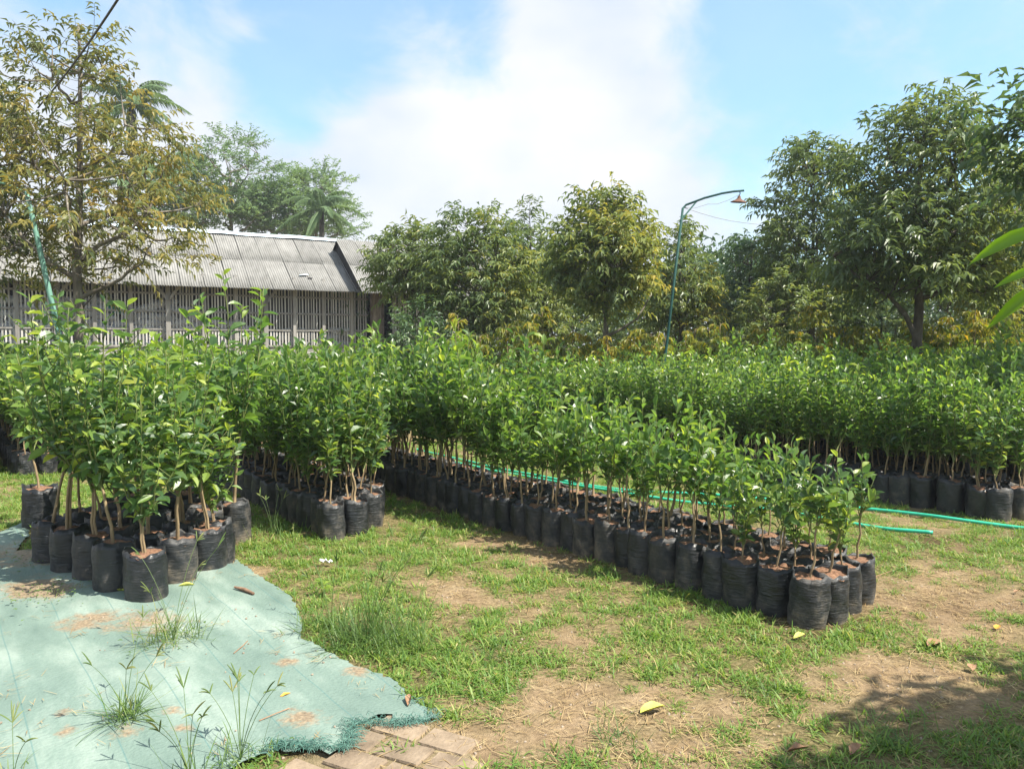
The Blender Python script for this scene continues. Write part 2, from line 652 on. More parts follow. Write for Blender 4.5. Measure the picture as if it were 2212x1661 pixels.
M['base_board'] = simple('base_board', [(.3, (.26, .25, .23)), (.7, (.42, .41, .38))], 5, .85, .003, 30, (.3, 1, 1))
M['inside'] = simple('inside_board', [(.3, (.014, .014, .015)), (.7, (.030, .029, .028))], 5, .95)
M['roof_sheet'] = simple('roof_sheet', [(.25, (.12, .12, .112)), (.45, (.205, .203, .192)), (.65, (.255, .252, .24)), (.85, (.31, .305, .29))], 5.5, .9, .004, 60, (1, .35, 1), rnd=.10, detail=9)
M['ridge_blue'] = simple('ridge_blue', [(.3, (.46, .60, .70)), (.7, (.66, .76, .82))], 4, .5)
M['sack'] = simple('woven_sack', [(.3, (.52, .53, .56)), (.6, (.72, .73, .76)), (.85, (.82, .82, .83))], 8, .75, .006, 35, rnd=.12)
M['sack_teal'] = simple('teal_cloth', [(.3, (.02, .22, .19)), (.7, (.05, .34, .29))], 6, .7, .01, 20)
M['dead_leaf'] = simple('dead_leaf', [(.3, (.20, .11, .06)), (.6, (.34, .20, .12)), (.8, (.46, .30, .19))], 30, .85, .002)
M['lime_leaf'] = simple('lime_leaf', [(.3, (.42, .45, .07)), (.7, (.58, .58, .14))], 20, .6)
M['orange_leaf'] = simple('orange_leaf', [(.3, (.45, .20, .03)), (.7, (.62, .36, .06))], 20, .6)
M['stick'] = simple('stick_bark', [(.3, (.10, .06, .04)), (.7, (.27, .17, .11))], 20, .9, .004)
M['paper'] = simple('paper_scrap', [(.3, (.55, .55, .53)), (.7, (.80, .80, .78))], 14, .7, .004)
M['stone'] = simple('stone', [(.3, (.20, .16, .12)), (.7, (.38, .31, .24))], 12, .95, .01)

# ------------------------------------------------------------------ ground
U = np.array([-.59, .81]) / np.hypot(.59, .81)      # direction the sapling rows run (away, to the left)
V = np.array([U[1], -U[0]])                          # across the rows (away, to the right)
BM = np.array([1.71, 4.40])                          # near corner of the long middle row

tarp_px = [(-260, 1661), (-300, 1290), (-120, 1200), (0, 1152), (55, 1130), (64, 1160), (34, 1196), (100, 1190), (300, 1190), (480, 1200), (520, 1222), (580, 1262), (625, 1290), (640, 1320), (652, 1350), (650, 1385),
           (690, 1402), (760, 1440), (815, 1462), (860, 1482), (880, 1512), (912, 1530), (945, 1556), (900, 1560), (862, 1572), (848, 1552), (800, 1556), (765, 1574),
           (752, 1600), (748, 1628), (712, 1640), (672, 1628), (620, 1634), (590, 1622), (560, 1640), (500, 1668), (420, 1720), (-260, 1760)]
tarp_xy = np.array([gnd(*p)[:2] for p in tarp_px])


def in_poly(x, y, poly):
    x = np.asarray(x)
    y = np.asarray(y)
    r = np.zeros(x.shape, bool)
    n = len(poly)
    for i in range(n):
        x0, y0 = poly[i]
        x1, y1 = poly[(i+1) % n]
        c = ((y0 > y) != (y1 > y)) & (x < (x1-x0)*(y-y0)/(y1-y0+1e-12)+x0)
        r ^= c
    return r


def g_h(x, y):
    r = np.hypot(np.asarray(x), np.asarray(y))
    return (fbm(np.asarray(x)*.9, np.asarray(y)*.9, 3, 3)-.5)*.05*np.clip(r/6, .5, 1)


bare_spots = [(1290, 1370, .42, 1.0), (1010, 1275, .40, .9), (1400, 1500, .38, .8), (1160, 1520, .30, .7), (1950, 1330, .45, .7), (2120, 1300, .5, .6), (1900, 1480, .45, .9),
              (1050, 1160, .35, .6), (1240, 1215, .40, .8), (1700, 1560, .35, .6), (1000, 1600, .25, .6), (2080, 1500, .4, .7), (1500, 1640, .3, .6), (530, 1235, .20, .7), (60, 1000, .9, .7),
              (1960, 1130, .5, .6)]
lush_spots = [(900, 1130, .5, .9), (1400, 1370, .5, .6), (1130, 1260, .35, .6), (800, 1340, .35, .9), (620, 1200, .4, .7), (1700, 1340, .5, .4), (450, 1090, .6, .8), (2150, 1600, .5, .7), (900, 1420, .3, .6),
              (1080, 1400, .3, .4), (1650, 1480, .3, .4)]


def cover(x, y):
    c = .92+(fbm(x*1.6, y*1.6, 11, 4)-.5)*1.2+(fbm(x*7, y*7, 21, 3)-.5)*1.5
    for px, py, r, a in bare_spots:
        g = gnd(px, py)
        c = c-a*np.exp(-((x-g.x)**2+(y-g.y)**2)/(r*r))
    for px, py, r, a in lush_spots:
        g = gnd(px, py)
        c = c+a*np.exp(-((x-g.x)**2+(y-g.y)**2)/(r*r))
    return np.clip(c, 0, 1)


def grid_axis(lo, hi, step, far):
    a = list(np.arange(lo, hi+1e-6, step))
    s, v = step, a[-1]
    while v < far:
        s *= 1.6
        v += s
        a.append(v)
    s, v = step, a[0]
    b = []
    while v > -far:
        s *= 1.6
        v -= s
        b.append(v)
    return np.array(b[::-1]+a)


gx = grid_axis(-9, 9, .07, 900)
gy = grid_axis(1.0, 14, .07, 900)
X, Y = np.meshgrid(gx, gy)
nx, ny = len(gx), len(gy)
i = np.arange(ny-1)[:, None]*nx
j = np.arange(nx-1)[None, :]
F = np.stack([i+j, i+j+1, i+nx+j+1, i+nx+j], -1).reshape(-1, 4)
mb = MB().add(np.stack([X, Y, g_h(X, Y)], -1), F)
ground = mb.build('ground', M['ground'], smooth=True)
ground['kind'] = 'structure'
a = ground.data.attributes.new('cover', 'FLOAT', 'POINT')
a.data.foreach_set('value', cover(X, Y).astype(np.float32).ravel())


def soil_dark(x, y):
    # darker ground along the middle row and at right; wet mud by the hose outlet
    qx, qy = x-BM[0], y-BM[1]
    u = qx*U[0]+qy*U[1]
    v = qx*V[0]+qy*V[1]
    d1 = np.exp(-((v-.1)/.42)**2)*(u > -.3)*.75
    g = gnd(2030, 1172)
    d2 = np.exp(-(((x-g.x)/.7)**2+((y-g.y)/.3)**2))*.9
    g = gnd(2100, 1310)
    d3 = np.exp(-(((x-g.x)/.6)**2+((y-g.y)/.25)**2))*.5
    return np.clip(d1+d2+d3, 0, .9)*np.clip(fbm(x*5, y*5, 31, 3)*1.8, 0, 1)


a = ground.data.attributes.new('soil_dark', 'FLOAT', 'POINT')
a.data.foreach_set('value', soil_dark(X, Y).astype(np.float32).ravel())

# ------------------------------------------------------------------ green ground cloth
dense = []
rr = np.random.default_rng(5)
for k in range(len(tarp_xy)):
    p, q = tarp_xy[k], tarp_xy[(k+1) % len(tarp_xy)]
    n = max(1, int(np.linalg.norm(q-p)/.025))
    n = min(n, 60)
    for s in range(n):
        z = p+(q-p)*s/n
        dense.append(z+rr.normal(0, .006, 2)*(1 if s else 0))
dense = np.array(dense)
lo, hi = dense.min(0), dense.max(0)
gxx, gyy = np.meshgrid(np.arange(lo[0], hi[0], .045), np.arange(lo[1], hi[1], .045))
pts = np.stack([gxx.ravel(), gyy.ravel()], 1)+rr.normal(0, .004, (gxx.size, 2))
pts = pts[in_poly(pts[:, 0], pts[:, 1], dense)]
allp = [Vector(p) for p in np.concatenate([dense, pts])]
nb = len(dense)
vv, ee, ff, *_ = delaunay_2d_cdt(allp, [(k, (k+1) % nb) for k in range(nb)], [list(range(nb))], 1, 1e-5)
vv = np.array([(v.x, v.y) for v in vv])


def edge_dist(p):
    best = np.full(len(p), 9.)
    for k in range(len(tarp_xy)):
        a_, b_ = tarp_xy[k], tarp_xy[(k+1) % len(tarp_xy)]
        ab = b_-a_
        t = np.clip(((p-a_) @ ab)/(ab @ ab), 0, 1)
        best = np.minimum(best, np.linalg.norm(p-(a_+t[:, None]*ab), axis=1))
    return best


def tarp_z(x, y):
    x = np.asarray(x, float)
    y = np.asarray(y, float)
    w = (vnoise(x*1.3+.7*y, y*2.6, 61)**2)*.035+(vnoise(x*5, y*5, 71))*.010
    return g_h(x, y)+.014+w


ed = edge_dist(vv)
tz = tarp_z(vv[:, 0], vv[:, 1])
tz = np.minimum(tz, g_h(vv[:, 0], vv[:, 1])+.016+.05*(1-np.exp(-(ed/.07)**2)))
tz += np.exp(-(ed/.035)**2)*.010*(vnoise(vv[:, 0]*9, vv[:, 1]*9, 81) > .5)*vnoise(vv[:, 0]*22, vv[:, 1]*22, 91)
g = gnd(700, 1625)
tz += .012*np.exp(-(((vv[:, 0]-g.x)/.10)**2+((vv[:, 1]-g.y)/.05)**2))
g = gnd(350, 1340)
tz += .05*np.exp(-(((vv[:, 0]-g.x)/.12)**2+((vv[:, 1]-g.y)/.06)**2))
tarp = MB().add(np.column_stack([vv, tz]), [f for f in ff if len(f) == 3]).build('ground_cloth', M['tarp'], smooth=True)
tag(tarp, 'pale teal woven ground cloth spread under the tall saplings', 'tarpaulin')
dirt = np.zeros(len(vv))
for px, py, r, a_ in ((95, 1290, .22, .42), (50, 1275, .2, .3), (250, 1345, .22, .25), (360, 1360, .25, .3), (380, 1550, .06, .45), (395, 1590, .05, .45), (620, 1440, .10, .34), (655, 1560, .12, .4), (770, 1460, .10, .35),
                      (140, 1560, .05, .45), (145, 1600, .06, .45), (275, 1600, .12, .3), (640, 1300, .08, .3), (160, 1350, .15, .3), (60, 1200, .6, .35), (300, 1210, .5, .25), (480, 1215, .15, .35)):
    g = gnd(px, py)
    dirt += a_*np.exp(-(((vv[:, 0]-g.x)**2+(vv[:, 1]-g.y)**2)/(r*r)))
a = tarp.data.attributes.new('dirt', 'FLOAT', 'POINT')
a.data.foreach_set('value', dirt.astype(np.float32))
# frayed threads along the torn near edge
fr = MB()
for (p0, p1, cnt) in (((945, 1556), (862, 1572), 130), ((862, 1572), (765, 1572), 130), ((765, 1574), (748, 1628), 170), ((748, 1628), (590, 1624), 330), ((880, 1512), (945, 1556), 25), ((590, 1622), (540, 1648), 30)):
    for q in range(cnt):
        t = rr.random()
        gg = gnd(p0[0]+(p1[0]-p0[0])*t+rr.normal(0, 5), p0[1]+(p1[1]-p0[1])*t+rr.normal(0, 3))
        z0 = float(tarp_z(gg.x, gg.y))
        an = rr.uniform(0, 6.28)
        ln = rr.uniform(.02, .075)
        d = np.array([math.cos(an), math.sin(an)*.7, 0])
        P = np.array([[gg.x, gg.y, z0-.005]]*4)+np.outer([0, .4, .8, 1], d*ln)+np.outer([0, .5, .55, .2], [0, 0, ln*rr.uniform(.1, .9)])
        fr.tube(P, .0011, 3, tint=rr.random())
fr.build('frayed_edge', M['tarp_thread'], tarp, tint=True)['kind'] = 'stuff'

# ------------------------------------------------------------------ brick paving at the near edge
pav = MB()
pc = gnd(870, 1625)
ang = math.radians(-27)
e1 = np.array([math.cos(ang), math.sin(ang)])
e2 = np.array([-e1[1], e1[0]])
BW, BD = .235, .150
pv_poly = np.array([gnd(*p)[:2] for p in ((560, 1690), (700, 1600), (745, 1575), (860, 1545), (930, 1550), (985, 1590), (1035, 1650), (1060, 1720), (600, 1760))])
jc = pv_poly
jv = [(x, y, float(g_h(x, y))+.002) for x, y in jc]
pav.add(jv, [list(range(len(jv)))])
paving = pav.build('paving', M['joint'])
paving['kind'] = 'structure'
bm_ = MB()
bv, bw = [], .5
x1, y1, z1 = BW/2-.009, BD/2-.009, .03
for (s, z) in ((1, -.02), (1, z1-.008), (.95, z1)):
    bv += [(-x1*s, -y1*s, z), (x1*s, -y1*s, z), (x1*s, y1*s, z), (-x1*s, y1*s, z)]
bf = [(8, 9, 10, 11)]
for lv in (0, 4):
    for k in range(4):
        bf.append((lv+k, lv+(k+1) % 4, lv+4+(k+1) % 4, lv+4+k))
bm_.add(bv, bf)
brick_me = bm_.mesh('brick', M['brick'])
for r_ in range(-6, 7):
    for c_ in range(-5, 6):
        p = np.array(pc[:2])+e1*(c_+(.5 if r_ % 2 else 0))*BW+e2*r_*BD
        if in_poly(p[0:1], p[1:2], pv_poly)[0]:
            o = link('brick', brick_me, paving)
            o.location = (p[0], p[1], float(g_h(*p))-.019+rr.uniform(-.004, .004))
            o.rotation_euler = (rr.normal(0, .02), rr.normal(0, .02), ang+rr.normal(0, .025))

# ------------------------------------------------------------------ scatter with geometry nodes (only for uncountable stuff)


def scatter(name, protos, pos, rot, scl, idx, label, cat):
    col = bpy.data.collections.new(name+'_pieces')
    for k, me in enumerate(protos):
        col.objects.link(bpy.data.objects.new('%s_piece_%02d' % (name, k), me))
    me = bpy.data.meshes.new(name)
    me.vertices.add(len(pos))
    me.vertices.foreach_set('co', np.asarray(pos, np.float32).ravel())
    for nm, ty, arr in (('rot', 'FLOAT_VECTOR', rot), ('scl', 'FLOAT', scl), ('idx', 'INT', idx)):
        a = me.attributes.new(nm, ty, 'POINT')
        if ty == 'FLOAT_VECTOR':
            a.data.foreach_set('vector', np.asarray(arr, np.float32).ravel())
        else:
            a.data.foreach_set('value', np.asarray(arr, np.int32 if ty == 'INT' else np.float32))
    o = link(name, me)
    tag(o, label, cat, kind='stuff')
    ng = bpy.data.node_groups.new(name+'_scatter', 'GeometryNodeTree')
    ng.interface.new_socket('Geometry', in_out='INPUT', socket_type='NodeSocketGeometry')
    ng.interface.new_socket('Geometry', in_out='OUTPUT', socket_type='NodeSocketGeometry')
    N = ng.nodes.new
    L = ng.links.new
    gi, go = N('NodeGroupInput'), N('NodeGroupOutput')
    ci = N('GeometryNodeCollectionInfo')
    ci.inputs['Collection'].default_value = col
    ci.inputs['Separate Children'].default_value = True
    ci.inputs['Reset Children'].default_value = True
    ip = N('GeometryNodeInstanceOnPoints')
    ip.inputs['Pick Instance'].default_value = True

    def na(nm, ty):
        n = N('GeometryNodeInputNamedAttribute')
        n.data_type = ty
        n.inputs['Name'].default_value = nm
        return n.outputs['Attribute']
    L(gi.outputs[0], ip.inputs['Points'])
    L(ci.outputs[0], ip.inputs['Instance'])
    L(na('idx', 'INT'), ip.inputs['Instance Index'])
    e2r = N('FunctionNodeEulerToRotation')
    L(na('rot', 'FLOAT_VECTOR'), e2r.inputs[0])
    L(e2r.outputs[0], ip.inputs['Rotation'])
    L(na('scl', 'FLOAT'), ip.inputs['Scale'])
    L(ip.outputs[0], go.inputs[0])
    md = o.modifiers.new('scatter', 'NODES')
    md.node_group = ng
    return o


# ------------------------------------------------------------------ leaves
def leaf_template(fold=.18, droop=.22, n=4, wid=((0, 0), (.18, .55), (.45, 1), (.75, .72), (1, 0))):
    ts = [w[0] for w in wid]
    hw = [w[1]*.5 for w in wid]
    v, f = [], []
    for t, h in zip(ts, hw):
        z = -droop*t*t
        if h == 0:
            v.append((0, t, z))
        else:
            v += [(-h, t, z+fold*h*2*.5), (0, t, z), (h, t, z+fold*h*2*.5)]
    k = len(ts)-2
    f += [(0, 2, 1), (0, 3, 2)]
    for q in range(k-1):
        b = 1+q*3
        f += [(b, b+1, b+4), (b, b+4, b+3), (b+1, b+2, b+5), (b+1, b+5, b+4)]
    b = 1+(k-1)*3
    f += [(b, b+1, b+3), (b+1, b+2, b+3)]
    return np.array(v, float), np.array(f)


LEAF_C = leaf_template(.30, .20)                                                   # citrus
LEAF_C2 = leaf_template(.30, .20, wid=((0, 0), (.30, .9), (.62, .9), (1, 0)))      # citrus, fewer faces
LEAF_D = leaf_template(.35, .30, wid=((0, 0), (.42, 1), (1, 0)))                   # narrow, for trees
BLADE = None


def unit(a):
    return a/(np.linalg.norm(a, axis=-1, keepdims=True)+1e-9)


def leaf_frames(D, Nn):
    D = unit(D)
    Xa = unit(np.cross(D, Nn))
    Za = np.cross(Xa, D)
    return Xa, D, Za


def put_leaves(mb, tmpl, P, D, Nn, Ln, Wd, tint, mat=0):
    tv, tf = tmpl
    Xa, Ya, Za = leaf_frames(D, Nn)
    n, k = len(P), len(tv)
    Vv = (P[:, None, :]+tv[None, :, 0:1]*(Xa*Wd[:, None])[:, None, :]+tv[None, :, 1:2]*(Ya*Ln[:, None])[:, None, :]+tv[None, :, 2:3]*(Za*Ln[:, None])[:, None, :])
    Fc = (tf[None]+(np.arange(n)*k)[:, None, None]).reshape(-1, 3)
    mb.add(Vv.reshape(-1, 3), Fc, mat, np.repeat(tint, len(tf)))


def bez(p0, p1, p2, n):
    t = np.linspace(0, 1, n)[:, None]
    return (1-t)**2*np.asarray(p0)+2*t*(1-t)*np.asarray(p1)+t*t*np.asarray(p2)


# ------------------------------------------------------------------ potted citrus saplings
BAG_H, BAG_R = .290, .108


def bag_mesh(seed, R=BAG_R, H=BAG_H):
    r = np.random.default_rng(seed)
    seg, rings = 28, 9
    an = np.arange(seg)*2*np.pi/seg
    ph = r.uniform(0, 6.28, 6)
    rim = .012*np.sin(2*an+ph[0])+.006*np.sin(5*an+ph[1])+.006*np.sin(9*an+ph[2])
    fold = .006*np.sin(3*an+ph[3])+.005*np.sin(7*an+ph[4])
    rows = []
    for k in range(rings):
        t = k/(rings-1)
        rad = R*(.97+.07*math.sin(math.pi*min(t*1.02+.05, 1))**.7)+fold*t**1.5*1.1+.004*np.sin(5*an+9*t+ph[5])+r.normal(0, .0016, seg)
        if k == 0:
            rad = rad*.96
        z = H*t+(rim*t**6)
        if k == 0:
            z = np.zeros(seg)-.012
        rows.append(np.stack([rad*np.cos(an), rad*np.sin(an), np.broadcast_to(z, (seg,))], 1))
    # inner lip turned in to the soil
    for (s, dz) in ((.93, -.010), (.88, -.075)):
        top = rows[rings-1].copy()
        top[:, :2] *= s
        top[:, 2] += dz
        rows.append(top)
    Vv = np.concatenate(rows)
    n = len(rows)
    i = np.arange(n-1)[:, None]*seg
    j = np.arange(seg)[None, :]
    k = (j+1) % seg
    mb = MB().add(Vv, np.stack([i+j, i+k, i+seg+k, i+seg+j], -1).reshape(-1, 4))
    return mb


def soil_mesh(seed, R=BAG_R*.95, H=BAG_H-.026):
    r = np.random.default_rng(seed)
    seg = 14
    v = [(0, 0, H+.012)]
    for q, rad in enumerate((.35, .7, 1.0)):
        for s in range(seg):
            a_ = 2*math.pi*s/seg
            v.append((R*rad*math.cos(a_), R*rad*math.sin(a_), H+.010*(1-rad)+r.normal(0, .006)))
    f3 = [(0, 1+s, 1+(s+1) % seg) for s in range(seg)]
    f4 = []
    for q in range(2):
        b = 1+q*seg
        f4 += [(b+s, b+seg+s, b+seg+(s+1) % seg, b+(s+1) % seg) for s in range(seg)]
    return MB().add(v, f3).add(v, f4)


def citrus(seed, H, bare, spread, nsh, leafL, gap, thick=1.0, young=.08, up=0):
    """-> (stem MB, leaf arrays)"""
    r = np.random.default_rng(seed)
    st = MB()
    lx, ly = r.normal(0, .025, 2)*H
    kink = r.normal(0, .006, (6, 2))
    zz = np.linspace(BAG_H-.06, bare, 6)
    tt = (zz-zz[0])/(zz[-1]-zz[0])
    main = np.column_stack([lx*tt**1.4+kink[:, 0]*np.sin(tt*3), ly*tt**1.4+kink[:, 1]*np.sin(tt*3), zz])
    st.tube(main, np.linspace(.0095, .0068, 6)*thick, 6, 0)
    if r.random() < .35:                                   # second grafted stem
        z2 = main.copy()
        off = r.normal(0, 1, 2)
        off = off/np.linalg.norm(off)*.022
        z2[:, :2] += off*np.linspace(1, .5, 6)[:, None]
        st.tube(z2, np.linspace(.008, .006, 6)*thick, 6, 0)
    P, D, Nn, Ln, Wd, T = [], [], [], [], [], []
    az = r.uniform(0, 6.28)
    for s in range(nsh):
        az += 2.4+r.normal(0, .3)
        t0 = r.uniform(.78, 1.0) if s else 1.0
        b = np.array([np.interp(t0, tt, main[:, 0]), np.interp(t0, tt, main[:, 1]), np.interp(t0, tt, main[:, 2])])
        top = r.uniform(.66, 1.0)*H if s else H
        rad = spread*r.uniform(.45, 1.0) if s else spread*.25
        e = np.array([lx*1.1+rad*math.cos(az), ly*1.1+rad*math.sin(az), max(top, bare+.15)])
        m_ = b+(e-b)*.5+np.array([math.cos(az), math.sin(az), 0])*rad*.28+np.array([0, 0, -.03])
        path = bez(b, m_, e, 9)
        path[1:-1] += r.normal(0, .008, (7, 3))
        st.tube(path, np.linspace(.0055, .0020, 9)*thick, 5, 1)
        sub = [path]
        for q in range(int(r.integers(0, 3))):             # side twigs
            ti = int(r.integers(2, 7))
            a2 = r.uniform(0, 6.28)
            ln = r.uniform(.10, .24)*H/1.2
            e2_ = path[ti]+np.array([math.cos(a2)*ln*.8, math.sin(a2)*ln*.8, ln*.75])
            tw = bez(path[ti], (path[ti]+e2_)/2+np.array([0, 0, -.02]), e2_, 5)
            st.tube(tw, np.linspace(.0030, .0014, 5)*thick, 4, 1)
            sub.append(tw)
        for w, pth in enumerate(sub):
            seg = np.linalg.norm(np.diff(pth, axis=0), axis=1)
            cum = np.concatenate([[0], np.cumsum(seg)])
            n = max(3, int(cum[-1]/gap))
            tl = (np.arange(n)+r.random(n)*.5)/n*cum[-1]
            tl = tl[tl > cum[-1]*(.10 if w == 0 else .2)]
            n = len(tl)
            pp = np.column_stack([np.interp(tl, cum, pth[:, c]) for c in range(3)])
            fr_ = tl/cum[-1]
            a3 = r.uniform(0, 6.28)+np.arange(n)*2.4+r.normal(0, .35, n)
            el = np.radians(-12+up+(58-.35*up)*fr_**1.5+r.normal(0, 20, n))
            dd = np.column_stack([np.cos(a3)*np.cos(el), np.sin(a3)*np.cos(el), np.sin(el)])
            upv = np.array([0, 0, 1.])+r.normal(0, .38, (n, 3))
            P.append(pp+dd*.008)
            D.append(dd)
            Nn.append(upv)
            l_ = leafL*r.uniform(.65, 1.2, n)*(1-.25*fr_**3)
            Ln.append(l_)
            Wd.append(l_*r.uniform(.42, .56, n))
            T.append(np.clip(r.normal(.33, .22, n)+np.clip(fr_-.65, 0, 1)*1.6*r.uniform(0, 1)*(r.random() < .65)+(r.random(n) < young)*.3, 0, 1))
    return st, (np.concatenate(P), np.concatenate(D), np.concatenate(Nn), np.concatenate(Ln), np.concatenate(Wd), np.concatenate(T))


NB = 6
bag_mbs = [bag_mesh(100+k) for k in range(NB)]
soil_mbs = [soil_mesh(200+k) for k in range(NB)]
BAGS = [b.mesh('polybag', M['polybag'], smooth=True) for b in bag_mbs]
SOILS = [b.mesh('soil', M['soil_pot'], smooth=True) for b in soil_mbs]


def make_class(base, count, H, bare, spread, nsh, leafL, gap, thick=1.0, tmpl=LEAF_C, young=.08, up=0):
    out = []
    for k in range(count):
        r = np.random.default_rng(base+k)
        st, lv = citrus(base+k, H*r.uniform(.90, 1.10), bare*r.uniform(.88, 1.12), spread*r.uniform(.85, 1.15), nsh+int(r.integers(-1, 2)), leafL, gap, thick, young, up)
        fm = MB()
        put_leaves(fm, tmpl, *lv)
        out.append(dict(stem=st.mesh('stem', [M['stem_wood'], M['stem_green']], smooth=True), leaves=lv, fol=fm.mesh('foliage', M['citrus_leaf'], smooth=False, tint=True), smb=st, fmb=fm))
    return out


SMALL = make_class(1000, 10, 1.12, .56, .125, 5, .094, .034, .9, up=32)
MEDIUM = make_class(2000, 9, 1.40, .52, .19, 6, .100, .034, up=24)
TALL = make_class(3000, 8, 1.84, .72, .34, 9, .120, .040, 1.3, young=.18)

leaf_single = [MB().add(leaf_template(f_, d_)[0]*np.array([.5, 1, 1]), leaf_template(f_, d_)[1]).mesh('leaf', M['citrus_leaf_single']) for f_, d_ in ((.30, .20), (.45, .32), (.2, .08))]
rs = random.Random(3)


def place_sapling(cls, k, x, y, label, group, scale=1.0, bagscale=1.0, singles=False, cat='sapling', tilt=.03):
    d = cls[k % len(cls)]
    z = float(g_h(x, y))
    t = thing('potted_sapling', label, cat, (x, y, z), rs.uniform(0, 6.28), group)
    t.rotation_euler[0] = rs.gauss(0, tilt)
    t.rotation_euler[1] = rs.gauss(0, tilt)
    q = rs.randrange(NB)
    b = link('polybag', BAGS[q], t)
    s_ = link('soil', SOILS[(q+k) % NB], t)
    st = link('stem', d['stem'], t)
    b.scale = (bagscale, bagscale, bagscale)
    s_.scale = (bagscale, bagscale, bagscale)
    b.rotation_euler = (0, 0, rs.uniform(0, 6.28))
    st.scale = (scale, scale, scale)
    if not singles:
        fo = link('foliage', d['fol'], t)
        fo.scale = (scale, scale, scale)
        fo['kind'] = 'stuff'
    else:
        P, D, Nn, Ln, Wd, T = d['leaves']
        Xa, Ya, Za = leaf_frames(D, Nn)
        for n in range(len(P)):
            lf = link('leaf', leaf_single[n % 3], t)
            L_ = Ln[n]*scale
            mtx = Matrix(((Xa[n, 0]*L_, Ya[n, 0]*L_, Za[n, 0]*L_, P[n, 0]*scale), (Xa[n, 1]*L_, Ya[n, 1]*L_, Za[n, 1]*L_, P[n, 1]*scale),
                          (Xa[n, 2]*L_, Ya[n, 2]*L_, Za[n, 2]*L_, P[n, 2]*scale), (0, 0, 0, 1)))
            lf.matrix_basis = mtx
    return t


ONES = ['', 'first', 'second', 'third', 'fourth', 'fifth', 'sixth', 'seventh', 'eighth', 'ninth', 'tenth', 'eleventh', 'twelfth', 'thirteenth', 'fourteenth', 'fifteenth',
        'sixteenth', 'seventeenth', 'eighteenth', 'nineteenth', 'twentieth']


def ordw(n):
    if n <= 20:
        return ONES[n]
    tens = {2: 'twenty', 3: 'thirty', 4: 'forty'}[n//10]
    return {20: 'twentieth', 30: 'thirtieth', 40: 'fortieth'}.get(n) or tens+'-'+ONES[n % 10]


stuff_pts = []        # (x, y, class index) of saplings too far back or too hidden to count
SP = .212
# the long middle row, four files wide
FILES = ['left', 'second', 'third', 'hose-side']
for f_ in range(4):
    for n in range(56):
        x, y = BM+U*(n*SP+f_*.02)+V*(f_*.215)
        x += rs.gauss(0, .016)
        y += rs.gauss(0, .016)
        if n < 32:
            hs = (.86+.006*n) if n < 3 else (.93+.011*min(n, 22))
            lab = 'citrus sapling in black bag, %s from the near end, %s file of long middle row' % (ordw(n+1), FILES[f_])
            place_sapling(SMALL if n < 14 or rs.random() < .35 else MEDIUM, rs.randrange(9), x, y, lab, 'saplings in the long middle row', hs*rs.uniform(.84, 1.14), rs.uniform(.95, 1.05), singles=(n < 3))
        else:
            stuff_pts.append((x, y, 1, rs.uniform(.9, 1.1)))
# the block left of it
BL = np.array([-1.50, 6.45])
FILES_L = ['left', 'second', 'third', 'right']
for f_ in range(4):
    for n in range(52):
        x, y = BL+U*(n*.222+(0, .02, .25, .62)[f_])+V*(f_*.225)
        x += rs.gauss(0, .02)
        y += rs.gauss(0, .02)
        if n < 19:
            lab = 'citrus sapling in black bag, %s from the front, %s file of left-centre block' % (ordw(n+1), FILES_L[f_])
            place_sapling(MEDIUM, rs.randrange(9), x, y, lab, 'saplings in the left-centre block', rs.uniform(.84, 1.18), rs.uniform(1.0, 1.1), singles=(n < 1))
        else:
            stuff_pts.append((x, y, 1, rs.uniform(.86, 1.16)))
# more beds behind, between that block and the barn
for f_ in range(9):
    for n in range(60):
        x, y = BL+U*(n*.24+5.2)+V*(-1.15-f_*.24)
        if f_ % 5 == 4:
            continue
        stuff_pts.append((x+rs.gauss(0, .03), y+rs.gauss(0, .03), 1, rs.uniform(.9, 1.08)))
# the large block beyond the hoses
BR = np.array([4.52, 7.05])
for f_ in range(44):
    for n in range(62):
        x, y = BR+U*(n*.225)+V*(f_*.232)
        x += rs.gauss(0, .03)
        y += rs.gauss(0, .03)
        if f_ < 2 and n < 27:
            lab = 'citrus sapling in black bag, %s from near end, %s file beside the far hose' % (ordw(n+1), ['outer', 'second'][f_])
            place_sapling(MEDIUM, rs.randrange(9), x, y, lab, 'saplings in the large block beyond the hoses', rs.uniform(.80, 1.08), rs.uniform(1.0, 1.12), singles=(n < 2 and f_ == 0))
            continue
        if f_ in (13, 14, 27, 28) or y > 17.5 or x > .72*y+.8 or x < -.4*y:
            continue
        stuff_pts.append((x, y, 1, rs.uniform(.80, 1.08)*(1+.10*math.sin(x*1.3+y*.7))*(1.12 if rs.random() < .08 else 1)))
# tall saplings standing on the cloth
TL = np.array(gnd(312, 1300)[:2])
tall_spots = []
for j_ in range(5):
    for i_ in range(5):
        if (i_, j_) in ((4, 0), (4, 4), (3, 0)):
            continue
        tall_spots.append((i_, j_))
names = ['front', 'second', 'third', 'fourth', 'fifth']
for (i_, j_) in tall_spots:
    x, y = TL+np.array([.075, .33])*i_+np.array([-.285, .225])*j_
    x += rs.gauss(0, .02)
    y += rs.gauss(0, .02)
    lab = 'tall citrus sapling on the teal cloth, %s row back, %s from its right end' % (names[i_], ONES[j_+1])
    place_sapling(TALL, rs.randrange(8), x, y, lab, 'tall saplings on the teal cloth', rs.choice((.78, .84, .9, .92, .96, 1.0, 1.12)), 1.12*rs.uniform(.97, 1.06), singles=(i_ == 0 or j_ == 0))
g = gnd(470, 1222)
place_sapling(TALL, 2, g.x, g.y, 'short leaning citrus sapling in torn black bag at right end of teal cloth', 'tall saplings on the teal cloth', .62, 1.18)
g = gnd(88, 1140)
